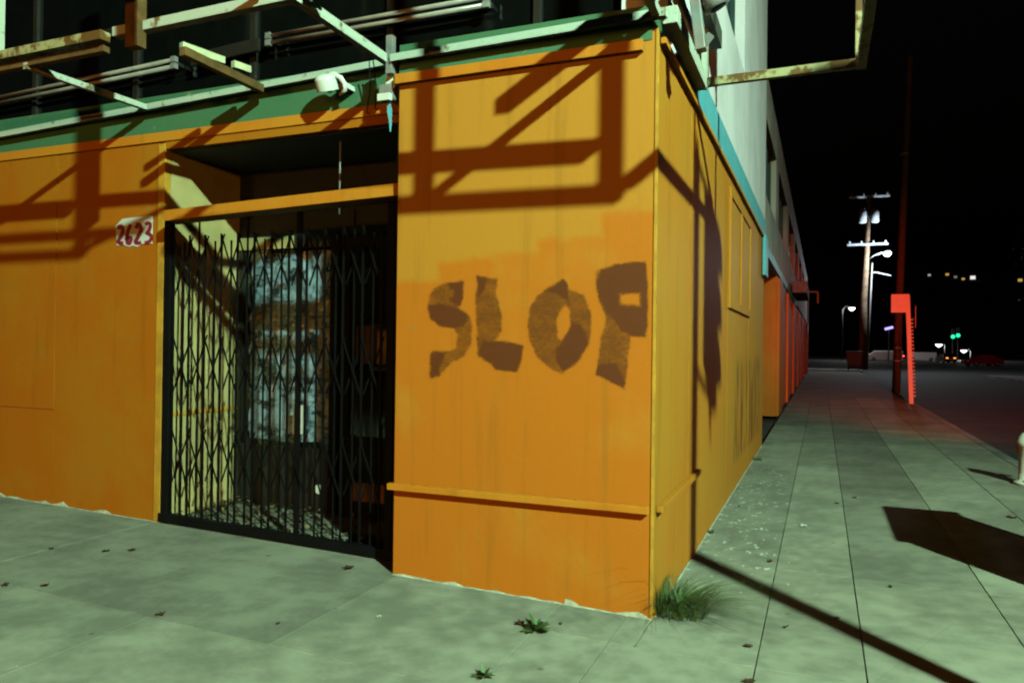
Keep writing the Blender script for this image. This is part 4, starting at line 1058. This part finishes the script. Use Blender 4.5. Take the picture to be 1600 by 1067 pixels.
MB().bar(up_(1345, 330) + Vector((0, -.3, 0)), up_(1364, 330) + Vector((0, -.3, 0)), 0.12, 0.12).build('transformer_bracket', MAT['grey'], t)
a = up_(1353, 400); b_ = up_(1377, 391)
MB().tube([a, a + Vector((.5, -.4, .35)), b_ + Vector((0, -1.0, .08))], 0.05, 8).build('lamp_arm', MAT['transformer'], t, smooth=True)
hd = MB().lathe([(0.06, .22), (0.22, .14), (0.30, 0.0)], b_ + Vector((.2, -1.0, -.02)), 14).build('lamp_head', MAT['transformer'], t, smooth=True)
MB().lathe([(0.08, -.28), (0.24, -.16), (0.28, -.01)], b_ + Vector((.2, -1.0, -.02)), 14).build('lens', E_LAMP, hd, smooth=True)
MB().tube([up_(1352, 422), up_(1366, 420), up_(1388, 426)], 0.05, 8).build('second_arm', MAT['transformer'], t, smooth=True)
MB().tube([up_(1352.5, 575) + Vector((0.12, -.2, 0)), up_(1358, 405) + Vector((0.12, -.18, 0))], 0.06, 8).build('riser_conduit', MAT['grey'], t, smooth=True)
ld = bpy.data.lights.new('far_lamp', 'POINT'); ld.energy = FARLAMP_W; ld.color = (0.85, 0.95, 1.0); ld.shadow_soft_size = 0.2
lo = bpy.data.objects.new('bulb', ld); col.objects.link(lo); lo.parent = t; lo.location = b_ + Vector((.5, -1.9, -.45))

p = onZ(1334, 578, 0.0); t = empty('waste_bin', (p.x, p.y, 0)); tag(t, 'dark wheeled bin standing at the foot of the far utility pole', 'bin')
MB().add([(-.45, -.4, .12), (.45, -.4, .12), (.45, .4, .12), (-.45, .4, .12), (-.6, -.5, 1.45), (.6, -.5, 1.45), (.6, .5, 1.45), (-.6, .5, 1.45)], [(3, 2, 1, 0), (4, 5, 6, 7), (0, 1, 5, 4), (1, 2, 6, 5), (2, 3, 7, 6), (3, 0, 4, 7)]).build('body', MAT['bin'], t, 0.03)
MB().box(-.63, .63, -.54, .56, 1.46, 1.56).build('lid', MAT['bin'], t, 0.03)
for s_ in (-.4, .4): MB().tube([(s_ - .06, .35, .14), (s_ + .06, .35, .14)], 0.14, 12).build('wheel', MAT['rubber'], t)

# white sign bracket and street things beyond the building
t = empty('sign_bracket', (0.0, 56.2, 0.0)); tag(t, 'small white square sign bracket beyond the far end of the building', 'sign bracket')
P0 = onY(1262, 475, 56.2); P1 = onY(1262, 456, 56.2); P2 = onY(1278, 456, 56.2); P3 = onY(1278, 474, 56.2)
o_ = MB().tube([(P0.x - .0, 0, 0.0), (P0.x, 0, P1.z)], 0.07, 8).build('stem', MAT['transformer'], t)
MB().bar((P1.x, 0, P1.z), (P2.x, 0, P2.z), 0.1, 0.12).build('arm', MAT['whitecar'], t)
MB().bar((P2.x, 0, P2.z), (P3.x, 0, P3.z), 0.12, 0.1, (0, 1, 0)).build('drop', MAT['whitecar'], t)

# ================================================================== VEHICLES
def car(name, base, rz, mat, label, L_=4.4, W_=1.75, H_=1.42, van=False, tail=None, head=None, cat='car'):
    t = empty(name, base, rz); tag(t, label, cat)
    h0 = 0.28; hb = 0.86 if not van else 1.05
    if van: prof = [(-L_/2, h0), (-L_/2, H_), (L_*.28, H_), (L_*.40, 1.25), (L_/2, 1.05), (L_/2, h0)]
    else: prof = [(-L_/2, .42), (-L_/2 + .05, .92), (-L_*.36, .98), (-L_*.22, H_ - .05), (-L_*.05, H_), (L_*.10, H_ - .04), (L_*.25, .98), (L_/2 - .12, .82), (L_/2, .6), (L_/2 - .03, h0), (-L_/2 + .08, h0)]
    n_ = len(prof); vs = []
    for (yy, sc_, zi) in ((-W_/2, 1, 0), (-W_/2 + .12, 1, 1), (W_/2 - .12, 1, 1), (W_/2, 1, 0)):
        for (x, z) in prof:
            zz = z if zi else min(z, hb + .08 if not van else z - .08)
            vs.append((x, yy, zz))
    fs = [(j * n_ + i, j * n_ + (i + 1) % n_, (j + 1) * n_ + (i + 1) % n_, (j + 1) * n_ + i) for j in range(3) for i in range(n_)]
    fs += [tuple(range(n_))[::-1], tuple(range(3 * n_, 4 * n_))]
    body = MB().add(vs, fs).build('body', mat, t, smooth=False)
    for sy in (-1, 1):
        for sx in (-.31, .31):
            wv = MB().tube([(L_ * sx, sy * (W_/2 - .2), .32), (L_ * sx, sy * (W_/2 + .01), .32)], 0.32, 18).build('wheel', MAT['rubber'], t)
            MB().tube([(L_ * sx, sy * (W_/2 + .011), .32), (L_ * sx, sy * (W_/2 + .02), .32)], [0.19, .17], 12).build('rim', MAT['grey'], wv)
        if not van:
            MB().add([(-L_*.20, sy * (W_/2 - .115), .98), (L_*.20, sy * (W_/2 - .115), .98), (L_*.09, sy * (W_/2 - .115), H_ - .1), (-L_*.17, sy * (W_/2 - .115), H_ - .1)], [(0, 1, 2, 3)]).build('side_window', MAT['darkglass'], t).location = (0, sy * .008, 0)
        MB().box(-L_/2 - .02, -L_/2 + .06, sy * (W_/2 - .35) - .16, sy * (W_/2 - .35) + .16, .70, .86).build('tail_light', tail or MAT['redcar'], t, .01)
        MB().box(L_/2 - .1, L_/2 + .02, sy * (W_/2 - .35) - .16, sy * (W_/2 - .35) + .16, .60, .74).build('headlight', head or MAT['plastic'], t, .01)
    MB().box(-L_/2 - .03, -L_/2 + .1, -W_/2 + .05, W_/2 - .05, .32, .52).build('bumper', MAT['rubber'], t, .02)
    MB().box(-L_/2 - .035, -L_/2 - .02, -.25, .25, .54, .66).build('licence_plate', MAT['signwhite'], t)
    if van:
        MB().add([(L_*.285, -W_/2 + .2, H_ - .06), (L_*.285, W_/2 - .2, H_ - .06), (L_*.40, W_/2 - .2, 1.29), (L_*.40, -W_/2 + .2, 1.29)], [(0, 1, 2, 3)]).build('windscreen', MAT['darkglass'], t).location = (.02, 0, .02)
    return t
def gpt(px, py): p = onZ(px, py, ROAD_Z); return (p.x, p.y, ROAD_Z)
car('parked_car', gpt(1535, 572), R(205), MAT['redcar'], 'red car parked at the far right of the street', tail=E_ORANGE)
car('parked_van', gpt(1382, 564), R(178), MAT['whitecar'], 'long white van crossing behind the poles', 5.6, 1.95, 1.75, True, tail=E_ORANGE, cat='van')
car('parked_van', gpt(1440, 564), R(178), MAT['whitecar'], 'long pale van behind the red lit sign post', 4.6, 1.9, 1.6, True, tail=E_ORANGE, cat='van')
car('oncoming_car', gpt(1338, 566), R(-100), MAT['darkcar'], 'dark car with white headlights left of the far utility pole', head=E_WHITE)
car('parked_car', gpt(1478, 567), R(100), MAT['darkcar'], 'dark car with orange tail lights left of the red car', tail=E_ORANGE)
car('braking_car', gpt(1412, 562), R(96), MAT['darkcar'], 'dark car with bright red brake lights behind the poles', tail=E_RED)

# ================================================================== FAR LAMPS, SIGNALS, HOUSES, TREES
def lamp_post(px, py, Y, mat, label, r=0.45, h_arm=1.2, watt=1500):
    p = onY(px, py, Y); t = empty('distant_lamp', (p.x, Y, ROAD_Z)); tag(t, label, 'street lamp', 'distant street lamps')
    H = p.z - ROAD_Z
    MB().tube([(h_arm, 0, 0), (h_arm, 0, H - .3), (h_arm * .6, 0, H + .35), (0, 0, H + .3)], [.12, .09, .07, .06], 8).build('post', MAT['signal'], t, smooth=True)
    MB().lathe([(0.05, .35), (r, .2), (r * 1.1, .1)], (0, 0, H - .1), 12).build('lamp_head', MAT['signal'], t, smooth=True)
    MB().lathe([(0.1, -r * .9), (r * .9, -r * .3), (r, .08)], (0, 0, H), 12).build('lens', mat, t, smooth=True)
    ld = bpy.data.lights.new('distant_bulb', 'POINT'); ld.energy = watt; ld.color = (.95, 1, .95); ld.shadow_soft_size = .3
    lo = bpy.data.objects.new('bulb', ld); col.objects.link(lo); lo.parent = t; lo.location = (0, -.2, H - r - .35)
lamp_post(1331, 481, 140, emitter('far_lens_a', (1, .98, .9), 8), 'distant white street lamp left of the far utility pole', .55, -1.5)
lamp_post(1467, 538, 190, emitter('far_lens_b', (1, .98, .9), 5), 'low distant white street lamp right of the sign post', .7)
lamp_post(1506, 547, 170, emitter('far_lens_c', (1, .95, .8), 4), 'low distant white lamp just left of the red car', .6)
for k, (px, py) in enumerate(((1489, 526), (1497, 524))):
    p = onY(px, py, 200); t = empty('distant_signal', (p.x, 200, ROAD_Z)); tag(t, ('distant green traffic signal, left of the green pair', 'distant green traffic signal, right of the green pair')[k], 'traffic signal', 'distant green signals')
    H = p.z - ROAD_Z
    MB().tube([(0, .5, 0), (0, .5, H + .6)], .1, 8).build('post', MAT['signal'], t)
    hd = MB().box(-.35, .35, .0, .45, H - .5, H + 1.8).build('signal_head', MAT['signal'], t, .05)
    MB().tube([(0, -.01, H), (0, -.08, H)], .45, 14).build('green_lens', E_GREEN, hd)
    for dz in (.7, 1.35): MB().tube([(0, -.01, H + dz), (0, -.05, H + dz)], .25, 12).build('dark_lens', MAT['darkglass'], hd)
p = onY(1389, 513, 120); t = empty('neon_sign', (p.x, 120, ROAD_Z)); tag(t, 'small violet lit sign left of the red lit pole', 'sign')
MB().tube([(0, .2, 0), (0, .2, p.z - ROAD_Z)], .09, 8).build('post', MAT['grey'], t)
MB().bar((-.55, 0, p.z - ROAD_Z - .12), (.55, 0, p.z - ROAD_Z + .18), .12, .35).build('light_panel', E_VIO, t, .03)
def hill_house(px, py, Y, mat, label, s=1.0):
    p = onY(px, py, Y); t = empty('hillside_house', (p.x, Y, p.z - 3.2 * s)); tag(t, label, 'house', 'houses on the dark hillside')
    MB().box(-5 * s, 5 * s, 0, 8 * s, -6 * s, 5.5 * s).build('wall', MAT['house'], t)
    MB().add([(-5.6*s, -.6*s, 5.5*s), (5.6*s, -.6*s, 5.5*s), (5.6*s, 8.6*s, 5.5*s), (-5.6*s, 8.6*s, 5.5*s), (-5.6*s, 4*s, 8*s), (5.6*s, 4*s, 8*s)], [(0, 1, 5, 4), (3, 4, 5, 2), (0, 4, 3), (1, 2, 5), (0, 3, 2, 1)]).build('roof', MAT['house'], t)
    MB().box(-1.7 * s, 1.7 * s, -.12, -.01, 2.0 * s, 4.6 * s).build('lit_window', mat, t)
for (px, py, m_, l_, s_) in ((1452, 430, E_COOL, 'hillside house with a bluish lit window, leftmost of the hill lights', .7), (1480, 429, E_YEL, 'hillside house with a yellow window, second of the hill lights', .8),
        (1493, 433, E_DIMW, 'hillside house with a dim window between the yellow lights', .8), (1505, 436, E_YEL, 'hillside house with a yellow window left of the brightest hill light', .7),
        (1520, 434, emitter('bright_window', (1, .97, .92), 0.9), 'hillside house with the brightest white window on the hill', 1.2), (1594, 438, E_YEL, 'hillside house with an amber window at the right picture edge', 1.0)):
    hill_house(px, py, hill_hit(px, py) - 14, m_, l_, s_)
def tree(c, h, r, n_, label, seed):
    rnd = random.Random(seed); t = empty('street_tree', c); tag(t, label, 'tree', 'dark trees beyond the crossing')
    mb = MB(); mb.tube([(0, 0, 0), (.1, 0, h * .3), (0, .1, h * .6)], [.22, .17, .08], 8)
    cl = []
    for k in range(9):
        a = rnd.uniform(0, 6.28); q = Vector((math.cos(a) * r * rnd.uniform(.2, .7), math.sin(a) * r * rnd.uniform(.2, .7), h * rnd.uniform(.5, .92))); cl.append((q, r * rnd.uniform(.3, .5)))
        mb.tube([(0, 0, h * .35), q * .6 + Vector((0, 0, h * .12)), q], [.09, .05, .02], 5)
    mb.build('trunk', MAT['bark'], t)
    lf = MB()
    for k in range(n_):
        q, rr = rnd.choice(cl); d = Vector((rnd.gauss(0, 1), rnd.gauss(0, 1), rnd.gauss(0, .8))).normalized() * rr * rnd.random() ** .4; p_ = q + d
        a = Vector((rnd.gauss(0, 1), rnd.gauss(0, 1), rnd.gauss(0, 1))).normalized() * .16; b_ = a.orthogonal().normalized() * .08
        lf.add([p_ - a, p_ + b_, p_ + a, p_ - b_], [(0, 1, 2, 3)])
    lf.build('crown', MAT['crown'], t)
tree((-7.5, 74, ROAD_Z), 8.0, 3.2, 2600, 'dark tree past the far end of the orange building', 3)
tree((14.2, 50, 0), 8.5, 3.5, 2600, 'dark tree on the opposite pavement above the parked red car', 5)
tree((22.0, 60, ROAD_Z), 9.5, 4.2, 2600, 'dark tree at the right picture edge behind the street', 7)
